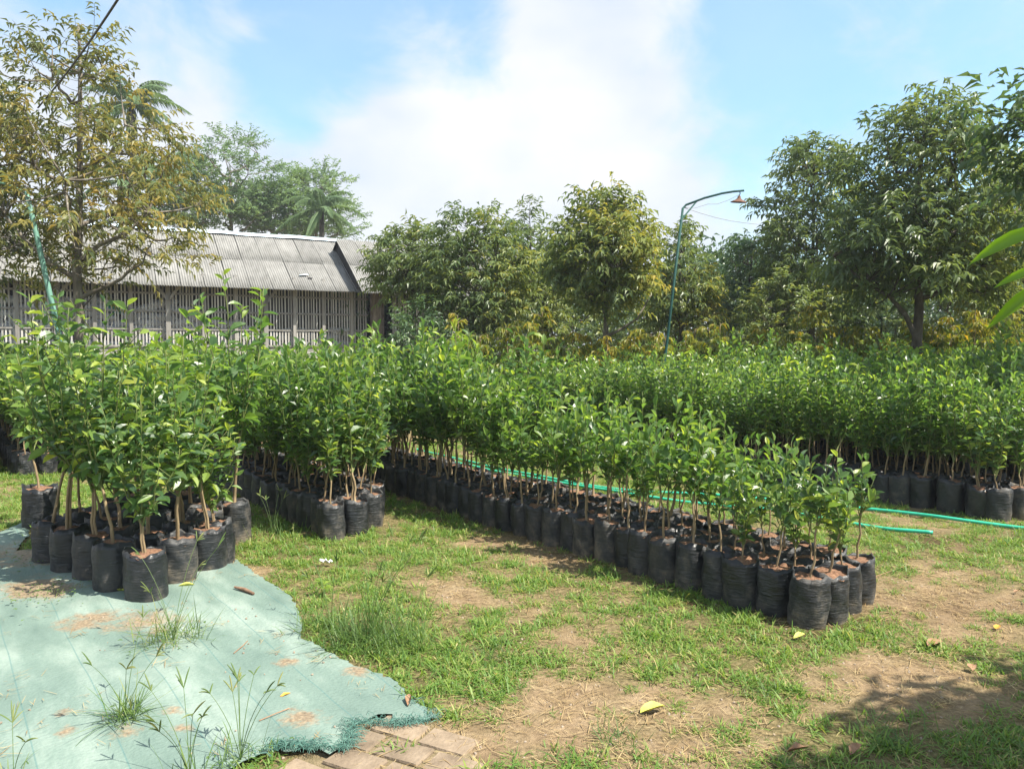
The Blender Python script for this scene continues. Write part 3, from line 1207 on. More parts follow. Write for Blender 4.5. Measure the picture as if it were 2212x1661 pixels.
place_sapling(TALL, 4, g.x, g.y, 'lone bent-stemmed sapling in a wide slumped bag at far left of teal cloth', 'tall saplings on the teal cloth', .92, 1.3, tilt=.09)
# small bed at the far left edge
for k in range(9):
    g = gnd(8+(k % 5)*24, 962-(k//5)*12)
    place_sapling(MEDIUM, k, g.x+rs.gauss(0, .03), g.y, 'sapling of the small bed at far left edge, %s from the left, %s row' % (ONES[k % 5+1], ['front', 'back'][k//5]), 'saplings at the far left edge', 1.12, 1.2)
for k in range(26):
    g = gnd(-40+k*6, 935-rs.random()*30)
    stuff_pts.append((g.x, g.y, 1, 1.1))

# bulk of saplings nobody could count
protos = []
for k in range(9):
    d = MEDIUM[k]
    mb = MB()
    q = k % NB
    for src, mt in ((bag_mbs[q], 0), (soil_mbs[q], 1)):
        off = mb.n
        mb.v += src.v
        mb.n += src.n
        mb.f += [(F+off, mt, t) for F, m_, t in src.f]
    off = mb.n
    mb.v += d['smb'].v
    mb.n += d['smb'].n
    mb.f += [(F+off, 2+m_, t) for F, m_, t in d['smb'].f]
    put_leaves(mb, LEAF_C2, *d['leaves'], mat=4)
    protos.append(mb.mesh('sapling_piece', [M['polybag'], M['soil_pot'], M['stem_wood'], M['stem_green'], M['citrus_leaf']], tint=True))
sp_ = np.array(stuff_pts)
n = len(sp_)
rg = np.random.default_rng(12)
scatter('sapling_beds', protos, np.column_stack([sp_[:, :2], g_h(sp_[:, 0], sp_[:, 1])]), np.column_stack([rg.normal(0, .04, n), rg.normal(0, .04, n), rg.uniform(0, 6.28, n)]), sp_[:, 3],
        rg.integers(0, 9, n), 'dense mass of green citrus saplings filling the beds behind the front files', 'saplings')

# ------------------------------------------------------------------ trees


def tree(name, label, base, H, tr, crown, seed, mat, bark, nclump=80, nspray=11, nleaf=9, leafL=.14, leafW=.34, clumpR=.45, flat=.75, tint=(.4, .22), gold=None, limbs=7,
         lean=(0, 0), group=None, droop=.5, cat='tree', crown_c=(0, 0), trunk_top=.8, tmpl=LEAF_D, fork=.3, bare_limbs=()):
    """crown: [(height, radius)...]; gold: (direction, amount) weights golden flush to that side, its sunlit look put into leaf colour"""
    r = np.random.default_rng(seed)
    root = thing(name, label, cat, (base[0], base[1], float(g_h(*base))), 0, group)
    hs = np.array([c[0] for c in crown])
    rd = np.array([c[1] for c in crown])
    wood = MB()
    zt = np.linspace(-.1, H*trunk_top, 10)
    wob = r.normal(0, .03, (10, 2))*np.linspace(0, 1, 10)[:, None]*H*.2
    tk = np.column_stack([lean[0]*zt/H+wob[:, 0]+crown_c[0]*(zt/H)**2, lean[1]*zt/H+wob[:, 1]+crown_c[1]*(zt/H)**2, zt])
    wood.tube(tk, tr*np.linspace(1.15, .22, 10), 9)
    nodes = [tk[2:]]
    for l_ in range(limbs):
        h = hs[0]+(hs[-1]-hs[0])*(.1+.8*(l_+.5)/limbs)
        az = l_*2.4+r.uniform(-.4, .4)
        R = np.interp(h, hs, rd)*.72
        z0 = max(h-R*r.uniform(.5, .9), H*fork*.7)
        b = np.array([np.interp(z0, zt, tk[:, 0]), np.interp(z0, zt, tk[:, 1]), z0])
        e = np.array([crown_c[0]+R*math.cos(az), crown_c[1]+R*math.sin(az), h])
        m_ = (b+e)/2+np.array([math.cos(az), math.sin(az), -.6])*R*.22
        p = bez(b, m_, e, 8)
        p[1:-1] += r.normal(0, .03, (6, 3))
        wood.tube(p, tr*np.linspace(.42, .10, 8), 6)
        nodes.append(p[2:])
    for pts_ in bare_limbs:
        p = np.asarray(pts_, float)
        wood.tube(p, tr*np.linspace(.5, .15, len(p)), 7)
        nodes.append(p[len(p)//2:])
    nodes = np.concatenate(nodes)
    # clump centres: spread through the crown, denser to the outside
    wgt = np.maximum(rd, .05)
    hh = np.interp(np.sort(r.random(nclump)), np.concatenate([[0], np.cumsum((wgt[1:]+wgt[:-1])*np.diff(hs))])/np.sum((wgt[1:]+wgt[:-1])*np.diff(hs)), hs)
    az = np.arange(nclump)*2.39996+r.normal(0, .25, nclump)
    lobes = 1+.20*np.sin(3*az+hh*2+seed)+.12*np.sin(5*az-hh*3)
    Rr = np.interp(hh, hs, rd)*lobes*(r.random(nclump)**.42)
    C = np.column_stack([crown_c[0]+Rr*np.cos(az), crown_c[1]+Rr*np.sin(az), hh+r.normal(0, .12, nclump)])
    fm = MB()
    PP, DD, NN, LL, WW, TT = [], [], [], [], [], []
    for c in range(nclump):
        dn = np.linalg.norm(nodes-C[c]+np.array([0, 0, .25]), axis=1)
        b = nodes[np.argmin(dn)]
        p = bez(b, (b+C[c])/2+np.array([0, 0, -.06]), C[c], 5)
        wood.tube(p, np.linspace(.018, .006, 5)*(H/5)**.5, 4, cap=False)
        ctint = r.normal(tint[0], tint[1]*.6)
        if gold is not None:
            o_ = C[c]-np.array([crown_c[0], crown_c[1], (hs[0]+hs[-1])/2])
            ctint += gold[1]*np.clip(np.dot(o_/(rd.max()+.3), gold[0]), -1, 1.2)  # sunlit flank of the crown painted as golder clump tint
        cr_ = clumpR*r.uniform(.7, 1.25)
        out = np.array([C[c, 0]-crown_c[0], C[c, 1]-crown_c[1], .35*rd.max()])
        out = out/(np.linalg.norm(out)+1e-6)
        ns = int(nspray*r.uniform(.7, 1.3))
        so = unit(r.normal(0, 1, (ns, 3))+out*.8)*(cr_*r.random((ns, 1))**.5)*np.array([1, 1, flat])
        sd = unit(so/cr_+out*.5+np.array([0, 0, .25])+r.normal(0, .35, (ns, 3)))
        for s in range(ns):
            if s % 3 == 0:
                wood.tube(np.array([C[c], C[c]+so[s]*.6, C[c]+so[s]+sd[s]*leafL*1.5]), np.array([.006, .004, .0025])*(H/5)**.5, 3, cap=False)
            k = nleaf
            t = (np.arange(k)+r.random(k)*.6)/k
            sp = C[c]+so[s]+sd[s]*(t[:, None]*leafL*2.6)-np.array([0, 0, 1.])*(t[:, None]**2)*leafL*droop*1.4
            side = unit(np.cross(sd[s], np.array([0, 0, 1.])+r.normal(0, .2, 3)))*np.where(np.arange(k) % 2 == 0, 1, -1)[:, None]
            dd = unit(side*.8+sd[s]*.75+np.array([0, 0, -droop])+r.normal(0, .28, (k, 3)))
            PP.append(sp)
            DD.append(dd)
            NN.append(np.array([0, 0, 1.])+r.normal(0, .35, (k, 3))+out*.4)
            l_ = leafL*r.uniform(.7, 1.25, k)
            LL.append(l_)
            WW.append(l_*leafW*r.uniform(.85, 1.2, k))
            TT.append(np.clip(ctint+r.normal(0, tint[1]*.7, k), 0, 1))
    put_leaves(fm, tmpl, np.concatenate(PP), np.concatenate(DD), np.concatenate(NN), np.concatenate(LL), np.concatenate(WW), np.concatenate(TT))
    wood.build('trunk', bark, root, smooth=True)
    cr = fm.build('crown', mat, root, tint=True)
    cr['kind'] = 'stuff'
    return root


def zat(py, D):
    return EYE+(750-py)/FPX*D


def xat(px, D):
    return (px-CX)/FPX*D


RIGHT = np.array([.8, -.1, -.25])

# left foreground durian tree, sparse and bronze
D = 13.0
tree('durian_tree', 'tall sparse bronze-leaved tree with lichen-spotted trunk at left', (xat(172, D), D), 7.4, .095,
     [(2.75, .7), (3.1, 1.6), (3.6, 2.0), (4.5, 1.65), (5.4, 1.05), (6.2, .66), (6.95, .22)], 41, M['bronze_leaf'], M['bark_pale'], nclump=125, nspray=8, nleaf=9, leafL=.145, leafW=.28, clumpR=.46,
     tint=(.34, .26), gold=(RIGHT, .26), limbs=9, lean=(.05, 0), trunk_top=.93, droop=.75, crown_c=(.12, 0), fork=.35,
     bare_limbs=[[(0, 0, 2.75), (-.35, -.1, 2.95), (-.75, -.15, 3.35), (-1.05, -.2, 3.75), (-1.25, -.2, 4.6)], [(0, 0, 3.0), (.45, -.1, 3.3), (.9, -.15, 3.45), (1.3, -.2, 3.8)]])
D = 14.2
tree('durian_tree', 'slender bronze tree top cut by the left picture edge', (xat(-20, D), D), 6.4, .07,
     [(3.0, .5), (3.8, .85), (4.8, .75), (5.8, .42), (6.4, .12)], 42, M['bronze_leaf'], M['bark_pale'], nclump=46, nspray=9, nleaf=9, leafL=.16, leafW=.30, clumpR=.38, tint=(.36, .25), droop=.75, trunk_top=.9)

# trees standing among the beds and behind
T_GROUP = None
spec = [
    # px, D, top px-y, crown [(py, half-width px)], label, seed, mat, tint, gold, nclump, leafL
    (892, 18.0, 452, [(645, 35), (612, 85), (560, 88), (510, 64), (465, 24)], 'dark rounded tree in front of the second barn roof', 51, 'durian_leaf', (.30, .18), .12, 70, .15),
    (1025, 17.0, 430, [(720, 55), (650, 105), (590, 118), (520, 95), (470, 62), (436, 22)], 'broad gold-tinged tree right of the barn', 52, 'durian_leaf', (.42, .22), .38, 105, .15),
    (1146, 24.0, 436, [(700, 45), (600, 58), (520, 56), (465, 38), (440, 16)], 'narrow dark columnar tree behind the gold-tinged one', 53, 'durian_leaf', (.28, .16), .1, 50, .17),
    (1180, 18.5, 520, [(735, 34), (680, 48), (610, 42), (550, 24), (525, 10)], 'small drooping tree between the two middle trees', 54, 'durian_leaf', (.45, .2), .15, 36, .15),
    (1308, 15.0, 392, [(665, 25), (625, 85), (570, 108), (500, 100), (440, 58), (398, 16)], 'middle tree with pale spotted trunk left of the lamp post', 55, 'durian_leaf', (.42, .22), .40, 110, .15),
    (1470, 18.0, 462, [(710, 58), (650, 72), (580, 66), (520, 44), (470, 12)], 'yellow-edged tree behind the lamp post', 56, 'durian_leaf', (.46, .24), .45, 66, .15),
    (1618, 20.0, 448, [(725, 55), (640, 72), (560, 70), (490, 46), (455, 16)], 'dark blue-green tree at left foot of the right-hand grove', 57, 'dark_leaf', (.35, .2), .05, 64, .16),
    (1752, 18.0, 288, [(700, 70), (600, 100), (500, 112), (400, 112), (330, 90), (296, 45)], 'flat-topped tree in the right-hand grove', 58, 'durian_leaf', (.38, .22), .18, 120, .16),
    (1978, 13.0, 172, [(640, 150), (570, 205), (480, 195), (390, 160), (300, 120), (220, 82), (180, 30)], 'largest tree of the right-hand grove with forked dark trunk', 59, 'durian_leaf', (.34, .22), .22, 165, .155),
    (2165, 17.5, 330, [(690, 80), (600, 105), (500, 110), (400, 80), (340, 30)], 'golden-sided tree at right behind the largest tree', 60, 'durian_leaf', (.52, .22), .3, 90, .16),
]
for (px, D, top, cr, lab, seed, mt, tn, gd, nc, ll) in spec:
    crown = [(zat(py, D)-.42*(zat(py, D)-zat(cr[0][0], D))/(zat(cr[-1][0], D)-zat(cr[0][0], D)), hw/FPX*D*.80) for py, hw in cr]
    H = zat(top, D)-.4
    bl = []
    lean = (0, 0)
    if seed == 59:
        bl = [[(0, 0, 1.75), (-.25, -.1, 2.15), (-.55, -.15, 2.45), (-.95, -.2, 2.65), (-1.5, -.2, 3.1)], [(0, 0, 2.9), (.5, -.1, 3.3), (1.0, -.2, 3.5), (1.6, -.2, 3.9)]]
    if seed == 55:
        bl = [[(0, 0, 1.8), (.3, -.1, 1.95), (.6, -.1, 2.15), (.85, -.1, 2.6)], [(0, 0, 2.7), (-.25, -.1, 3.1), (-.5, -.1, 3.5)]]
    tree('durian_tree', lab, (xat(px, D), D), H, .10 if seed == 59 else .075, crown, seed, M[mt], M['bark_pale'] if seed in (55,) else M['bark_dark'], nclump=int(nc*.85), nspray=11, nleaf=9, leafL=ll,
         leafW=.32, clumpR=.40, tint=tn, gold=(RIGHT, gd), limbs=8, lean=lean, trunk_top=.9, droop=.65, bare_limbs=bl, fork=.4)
# big-leaved dark tree cut by the right edge
D = 9.0
tree('broadleaf_tree', 'near dark broad-leaved tree cut by the right picture edge', (xat(2385, D), D), zat(90, D), .09,
     [(zat(520, D), .4), (zat(450, D), .8), (zat(350, D), 1.0), (zat(240, D), .95), (zat(150, D), .4)], 71, M['dark_leaf'], M['bark_dark'], nclump=60, nspray=9, nleaf=7, leafL=.17, leafW=.42, clumpR=.42,
     tint=(.4, .25), droop=.5)

# shrubs under and between the trees
shr = [(910, 15.8, 690, 62, .3, 'round dark shrub against the barn slats'), (1085, 21, 610, 70, .3, 'dark shrub under the gold-tinged tree'), (1235, 21.5, 590, 70, .35, 'shrub between small drooping tree and spotted trunk'),
       (1390, 21, 600, 75, .35, 'shrub right of the spotted trunk'), (1560, 22, 610, 70, .4, 'shrub at the grove edge by the lamp post'), (1670, 17, 600, 75, .55, 'light green shrub below the flat-topped tree'),
       (1790, 19, 590, 85, .4, 'shrub under the left limb of the largest tree'), (1900, 18, 600, 80, .35, 'shrub left of the dark forked trunk'), (2050, 17, 610, 80, .4, 'shrub right of the dark forked trunk'),
       (2140, 16, 640, 75, .45, 'low shrub near the right edge of the grove'), (2230, 17, 600, 85, .4, 'shrub cut by the right picture edge')]
for k, (px, D, top, hw, tn, lab) in enumerate(shr):
    R = hw/FPX*D
    z1_ = zat(top, D)
    tree('shrub', lab, (xat(px, D), D), z1_, .03, [(.5, R*.75), (z1_*.45, R), (z1_*.75, R*.85), (z1_, R*.3)], 80+k, M['dark_leaf'] if k in (0, 1, 6) else M['durian_leaf'], M['bark_dark'], nclump=46, nspray=11, nleaf=8,
         leafL=.12, leafW=.40, clumpR=.36, tint=(tn, .22), limbs=5, droop=.35, cat='shrub', trunk_top=.7)

# feathery trees behind the barn
for k, (px, D, top, cr, lab) in enumerate(((505, 45, 300, [(500, 75), (440, 95), (380, 100), (330, 78), (305, 36)], 'tall feathery tree behind the barn, beside the bronze tree'),
                                           (600, 47, 400, [(515, 55), (480, 70), (440, 60), (405, 24)], 'lower spreading tree behind the blue barn ridge'),
                                           (690, 49, 366, [(515, 62), (470, 78), (420, 66), (375, 34)], 'feathery tree behind the barn nearest the second roof'),
                                           (400, 44, 330, [(500, 70), (430, 80), (360, 45)], 'feathery tree half hidden by the bronze tree'))):
    crown = [(zat(py, D), hw/FPX*D) for py, hw in cr]
    tree('feathery_tree', lab, (xat(px, D), D), zat(top, D), .22, crown, 120+k, M['feather_leaf'], M['bark_pale'], nclump=74, nspray=11, nleaf=9, leafL=.24, leafW=.36, clumpR=.95, flat=.24,
         tint=(.45, .25), limbs=9, droop=.1, trunk_top=.85, fork=.5)


def palm(label, base, H, frL, nf, seed, tr=.16):
    r = np.random.default_rng(seed)
    root = thing('coconut_palm', label, 'palm', (base[0], base[1], 0))
    z = np.linspace(-.1, H, 9)
    tk = np.column_stack([.25*np.sin(z/H*1.5), .1*z/H, z])
    MB().tube(tk, np.linspace(tr*1.2, tr*.8, 9), 8).build('trunk', M['bark_dark'], root, smooth=True)
    for k in range(nf):
        az = k*2.4+r.uniform(-.2, .2)
        el = math.radians(75-110*k/nf)
        h = np.array([math.cos(az), math.sin(az), 0])
        b = tk[-1]
        m_ = b+frL*.5*(h*math.cos(el)+np.array([0, 0, math.sin(el)+.15]))
        e = b+frL*(h*.95*math.cos(el*.6)+np.array([0, 0, math.sin(el)*.75-.42]))
        p = bez(b, m_, e, 14)
        mb = MB().tube(p, np.linspace(.035, .006, 14), 4, tint=.6)
        t = np.linspace(.12, 1, 44)
        pp = np.column_stack([np.interp(t, np.linspace(0, 1, 14), p[:, c]) for c in range(3)])
        tg = unit(np.gradient(pp, axis=0))
        sd = unit(np.cross(tg, np.array([0, 0, 1.])))
        for s in (-1, 1):
            dd = sd*s*.8+tg*.55+np.array([0, 0, -.55])+r.normal(0, .08, (44, 3))
            ln = frL*.19*np.sin(np.clip(t*.9+.12, 0, 1)*math.pi)**.6
            put_leaves(mb, LEAF_D, pp, dd, np.tile([0, 0, 1.], (44, 1))+sd*s, ln, np.full(44, .040), np.clip(r.normal(.5, .2, 44), 0, 1))
        mb.build('frond', M['feather_leaf'], root, tint=True)


palm('coconut palm standing behind the barn ridge near the second roof', (xat(688, 42), 42), zat(455, 42), 2.6, 16, 5)
palm('taller coconut palm behind the bronze tree', (xat(285, 40), 40), zat(235, 40), 3.2, 18, 6)
palm('coconut palm showing through the lower bronze crown', (xat(255, 36), 36), zat(395, 36), 2.8, 14, 8)

# far wood closing the view behind the grove
def wood_mass():
    r = np.random.default_rng(77)
    mb = MB()
    PP = []
    for k in range(900):
        px = r.uniform(760, 2700)
        D = r.uniform(29, 40)
        hmax = zat(585-40*math.sin(px*.013)-25*math.sin(px*.031), D)
        c = np.array([xat(px, D), D, hmax*r.random()**.7])
        PP.append(c+r.normal(0, 1, (60, 3))*np.array([.6, .6, .45]))
    PP = np.concatenate(PP)
    PP[:, 2] = np.maximum(PP[:, 2], .1)
    n = len(PP)
    put_leaves(mb, LEAF_D, PP, r.normal(0, 1, (n, 3))+np.array([0, 0, -.3]), r.normal(0, .5, (n, 3))+np.array([0, -.3, 1]), r.uniform(.22, .40, n), r.uniform(.09, .15, n), np.clip(r.normal(.35, .2, n), 0, 1))
    o = mb.build('far_wood', M['dark_leaf'], tint=True)
    tag(o, 'far dark wood closing the view behind the grove', 'trees', kind='stuff')


wood_mass()

# young durian saplings with yellow flush behind the citrus
r = np.random.default_rng(31)
YS = []
for k in range(6):
    mb_s, mb_f = MB(), MB()
    H = r.uniform(1.75, 2.15)
    z = np.linspace(BAG_H-.06, H, 8)
    st = np.column_stack([r.normal(0, .015, 8).cumsum(), r.normal(0, .015, 8).cumsum(), z])
    mb_s.tube(st, np.linspace(.011, .003, 8), 5)
    for b in range(22):
        t = r.uniform(.40, 1)
        p0 = np.array([np.interp(t, np.linspace(0, 1, 8), st[:, c]) for c in range(3)])
        az = b*2.4
        ln = .36*(1.15-t*.7)
        e = p0+np.array([math.cos(az)*ln, math.sin(az)*ln, ln*.35])
        p = bez(p0, (p0+e)/2+np.array([0, 0, .06]), e, 5)
        mb_s.tube(p, np.linspace(.004, .0015, 5), 3)
        m_ = 10
        tt = np.linspace(.15, 1, m_)
        pp = np.column_stack([np.interp(tt, np.linspace(0, 1, 5), p[:, c]) for c in range(3)])
        sd = np.array([-math.sin(az), math.cos(az), 0])[None, :]*np.where(np.arange(m_) % 2, 1, -1)[:, None]
        dd = sd*.7+np.array([math.cos(az)*.5, math.sin(az)*.5, -.65])+r.normal(0, .2, (m_, 3))
        ll = r.uniform(.10, .16, m_)
        put_leaves(mb_f, LEAF_D, pp, dd, np.tile([0, 0, 1.], (m_, 1))+r.normal(0, .3, (m_, 3)), ll, ll*.34, np.clip(r.normal(.32+.35*t, .2, m_), 0, 1))
    YS.append((mb_s.mesh('stem', M['stem_wood'], smooth=True), mb_f.mesh('foliage', M['yellow_leaf'], tint=True)))
pxs = np.linspace(1000, 2205, 44)
for k, px in enumerate(pxs):
    D = r.uniform(13.2, 15.6)
    k6 = int(r.integers(6))
    px += r.uniform(-12, 12)
    t = thing('durian_sapling', 'yellowish durian sapling, %s from the left in the line behind the citrus beds' % ordw(k+1), 'sapling', (xat(px, D), D, 0), r.uniform(0, 6.28), 'yellow durian saplings behind the citrus')
    sc = r.uniform(.85, 1.12)
    t.scale = (sc, sc, sc)
    link('polybag', BAGS[k % NB], t)
    link('stem', YS[k6][0], t)
    fo = link('foliage', YS[k6][1], t)
    fo['kind'] = 'stuff'

# ------------------------------------------------------------------ barns
E_ = np.array([1.85, 1.0])/np.hypot(1.85, 1)
BO = np.array([-14.5, 21.9])
BANG = math.atan2(E_[1], E_[0])


def sheet_mesh(w, l, waves, amp, seed):
    r = np.random.default_rng(seed)
    n = waves*5+1
    xs = np.linspace(0, w, n)
    zs = amp*np.sin(np.linspace(0, waves*2*np.pi, n))
    v = np.concatenate([np.column_stack([xs, np.full(n, y_), zs+dz]) for y_, dz in ((0, 0), (l*.5, r.normal(0, .006)), (l, 0), )])
    f = []
    for q in range(2):
        f += [(q*n+i, q*n+i+1, (q+1)*n+i+1, (q+1)*n+i) for i in range(n-1)]
    # bottom edge thickness so the sheet has a real rim
    m = len(v)
    lip = np.column_stack([xs, np.zeros(n), zs-.012])
    v = np.concatenate([v, lip])
    f += [(m+i, m+i+1, i+1, i) for i in range(n-1)]
    return MB().add(v, f).mesh('roof_sheet', M['roof_sheet'], smooth=True)


def roof_side(root, a0, a1, t0, z0, t1, z1_, rows, w=.70, seed=0):
    sl = math.hypot(t1-t0, z1_-z0)
    th = math.atan2(z1_-z0, t1-t0)
    L_ = sl/rows+.08
    mes = [sheet_mesh(w-.014, L_, 9, .021, seed+k) for k in range(3)]
    rr_ = random.Random(seed)
    n = int(math.ceil((a1-a0)/w))
    for q in range(rows):
        s0 = q*sl/rows
        for k in range(n):
            o = link('roof_sheet', mes[rr_.randrange(3)], root)
            o.location = (a0+k*w, t0+s0*math.cos(th), z0+s0*math.sin(th)+.004*(k % 2)+.016*q+rr_.uniform(0, .006))
            o.rotation_euler = (th-.016*q/L_+rr_.gauss(0, .003), rr_.gauss(0, .003), rr_.gauss(0, .004))


def barn(label, a0, a1, wall_t, eave, ridge, back, base_z, slat_range, posts, mains, seed, cap=True):
    root = thing('storage_barn', label, 'barn', (BO[0], BO[1], 0), BANG)
    rr_ = random.Random(seed)
    # rear slope
    th = MB()
    th.add([(a0, ridge[0], ridge[1]-.03), (a1, ridge[0], ridge[1]-.03), (a1, back[0], back[1]), (a0, back[0], back[1])], [(0, 1, 2, 3)])
    th.add([(a0+.1, eave[0]+.2, eave[1]+.02), (a1, eave[0]+.2, eave[1]+.02), (a1, ridge[0], ridge[1]-.09), (a0+.1, ridge[0], ridge[1]-.09)], [(0, 3, 2, 1)])
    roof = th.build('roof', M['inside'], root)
    roof_side(roof, a0, a1, eave[0], eave[1], ridge[0], ridge[1], 2, seed=seed)
    if cap:
        c = MB()
        n = 40
        for q in range(n-1):
            x0, x1_ = a0+(a1-a0)*q/(n-1), a0+(a1-a0)*(q+1)/(n-1)
            w1, w2 = [.012*math.sin(x*2.1+1)+.008*math.sin(x*5) for x in (x0, x1_)]
            zr = ridge[1]+.05
            c.add([(x0, ridge[0]-.16, zr-.075+w1), (x1_, ridge[0]-.16, zr-.075+w2), (x1_, ridge[0], zr+.05+w2), (x0, ridge[0], zr+.05+w1), (x1_, ridge[0]+.22, zr-.08), (x0, ridge[0]+.22, zr-.08)],
                  [(0, 1, 2, 3), (3, 2, 4, 5)])
        c.build('ridge_cap', M['ridge_blue'], roof)
    top = eave[1]+(wall_t-eave[0])*(ridge[1]-eave[1])/(ridge[0]-eave[0])-.06
    # low boarded base: each board its own piece
    bmsh = MB().box(0, slat_range[1]-slat_range[0], -.03, 0, 0, .135).mesh('base_board', M['base_board'])
    k = 0
    z = -.05
    while z < base_z-.05:
        o = link('base_board', bmsh, root)
        o.location = (slat_range[0], wall_t+.02-.012*(k % 2), z)
        k += 1
        z += .14
    # slats
    sill = MB().box(slat_range[0], slat_range[1], wall_t-.045, wall_t+.06, base_z-.045, base_z-.012).build('lattice_wall', M['post'], root)
    sl = MB().box(-.022, .022, -.012, .012, 0, 1).mesh('slat', M['slat'])
    x = slat_range[0]+.05
    while x < slat_range[1]-.03:
        o = link('slat', sl, sill)
        o.location = (x+rr_.gauss(0, .006), wall_t-.02, base_z-.02)
        o.scale = (rr_.uniform(.85, 1.15), 1, top-base_z+.02)
        o.rotation_euler = (0, rr_.gauss(0, .005), 0)
        x += .0975
    # rails behind the slats
    for z in (base_z+.02, base_z+.56, base_z+1.12, base_z+1.68):
        if z < top-.1:
            r_ = MB().box(slat_range[0], slat_range[1], 0, .03, -.03, .03).build('rail', M['post'], sill)
            r_.location = (0, wall_t-.062 if z > base_z+.1 else wall_t-.070, z)
    for x in posts:
        o = MB().box(-.05, .05, -.05, .05, -.05, top+.05).build('post', M['post'], root)
        o.location = (x, wall_t-.10, 0)
    for x in mains:
        o = MB().box(-.07, .07, -.06, .06, -.05, top-.02).build('post', M['post'], root)
        o.location = (x, wall_t-.12, 0)
        for s in (-1, 1):
            p = bez((x+s*.05, wall_t-.22, top-.85), (x+s*.22, wall_t-.22, top-.55), (x+s*.62, wall_t-.22, top-.16), 7)
            b = MB()
            for q in range(6):
                (xa, _, za), (xb, _, zb) = p[q], p[q+1]
                b.add([(xa, wall_t-.24, za), (xb, wall_t-.24, zb), (xb, wall_t-.24, zb+.13), (xa, wall_t-.24, za+.13), (xa, wall_t-.19, za), (xb, wall_t-.19, zb), (xb, wall_t-.19, zb+.13), (xa, wall_t-.19, za+.13)],
                      [(0, 1, 2, 3), (4, 7, 6, 5), (0, 4, 5, 1), (3, 2, 6, 7), (0, 3, 7, 4), (1, 5, 6, 2)])
            bb = b.build('brace', M['post'], o)
            bb.location = (-x, -(wall_t-.12), 0)
        o = MB().box(-.18, .18, -.34, -.2, top-.24, top-.17).build('bracket', M['post'], root)
        o.location = (x, wall_t, 0)
    # inside: floor, rear wall, end wall
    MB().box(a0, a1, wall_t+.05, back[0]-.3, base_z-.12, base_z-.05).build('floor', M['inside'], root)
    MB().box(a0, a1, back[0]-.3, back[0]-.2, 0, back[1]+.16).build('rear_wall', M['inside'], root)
    return root, top


A0, A1 = -5.0, 11.0
b1, top1 = barn('long slatted barn with grey corrugated roof and pale blue ridge', A0, A1, .75, (0, 3.5), (3.5, 5.68), (7.0, 3.5), 1.62, (A0, 11.0), [-3.6, -2.6, -.6, .4, 2.4, 3.4, 5.5, 6.5, 8.4, 9.4, 10.4],
                [-1.6, 1.4, 4.45, 7.45], 11)
b2, top2 = barn('second slatted barn with higher grey roof overlapping the long barn', 10.3, 18.0, .30, (-.92, 3.42), (2.2, 5.54), (5.2, 3.7), 1.45, (11.75, 18.0), [11.8, 12.9, 14.0, 15.1, 16.2], [13.5], 12, cap=False)
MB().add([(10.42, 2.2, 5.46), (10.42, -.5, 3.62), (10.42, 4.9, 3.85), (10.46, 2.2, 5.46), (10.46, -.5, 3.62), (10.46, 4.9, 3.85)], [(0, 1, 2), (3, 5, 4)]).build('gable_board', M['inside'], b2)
p = MB().box(-.20, .20, -.16, .16, -.05, 3.62)
for q in range(9):
    w = rs.uniform(-.17, .17)
    p.box(w-.018, w+.018, -.178, -.155, -.05, 3.5+rs.uniform(-.3, 0))
pl = p.build('pillar', M['pillar'], b1)
pl.location = (11.25, .42, 0)
# broken patch with a lifted flap on the lower sheets
mb = MB().add([(0, 0, 0), (.34, .05, .03), (.30, .20, .08), (.05, .18, .03)], [(0, 1, 2, 3)])
pt = mb.build('lifted_flap', M['ridge_blue'], b1)
pt.location = (8.6, .75, 4.06)
mb = MB().add([(0, 0, 0), (.16, -.02, 0), (.2, .08, .0), (.05, .1, 0)], [(0, 1, 2, 3)])
pt = mb.build('broken_hole', M['inside'], b1)
pt.location = (8.85, .66, 3.95)
pt.rotation_euler = (.55, 0, 0)


# sacks heaped inside
def sack_mesh(seed, mat):
    r = np.random.default_rng(seed)
    nu, nv = 12, 9
    v = []
    for i_ in range(nu+1):
        u = i_/nu*2-1
        wx = (1-abs(u)**5)**.5*.5+.0
        for j_ in range(nv):
            a_ = j_/nv*2*math.pi
            v.append((u*.46+r.normal(0, .006), math.cos(a_)*wx*.5*(1+.1*math.sin(3*u+seed))+r.normal(0, .008), math.sin(a_)*wx*.27+r.normal(0, .008)))
    f = []
    for i_ in range(nu):
        for j_ in range(nv):
            k = (j_+1) % nv
            f.append((i_*nv+j_, (i_+1)*nv+j_, (i_+1)*nv+k, i_*nv+k))
    return MB().add(v, f).mesh('sack', mat, smooth=True)


SK = [sack_mesh(k, M['sack']) for k in range(5)]
SKT = sack_mesh(9, M['sack_teal'])
cb, sb = math.cos(BANG), math.sin(BANG)


def b2w(a_, t_):
    return (BO[0]+a_*cb-t_*sb, BO[1]+a_*sb+t_*cb)


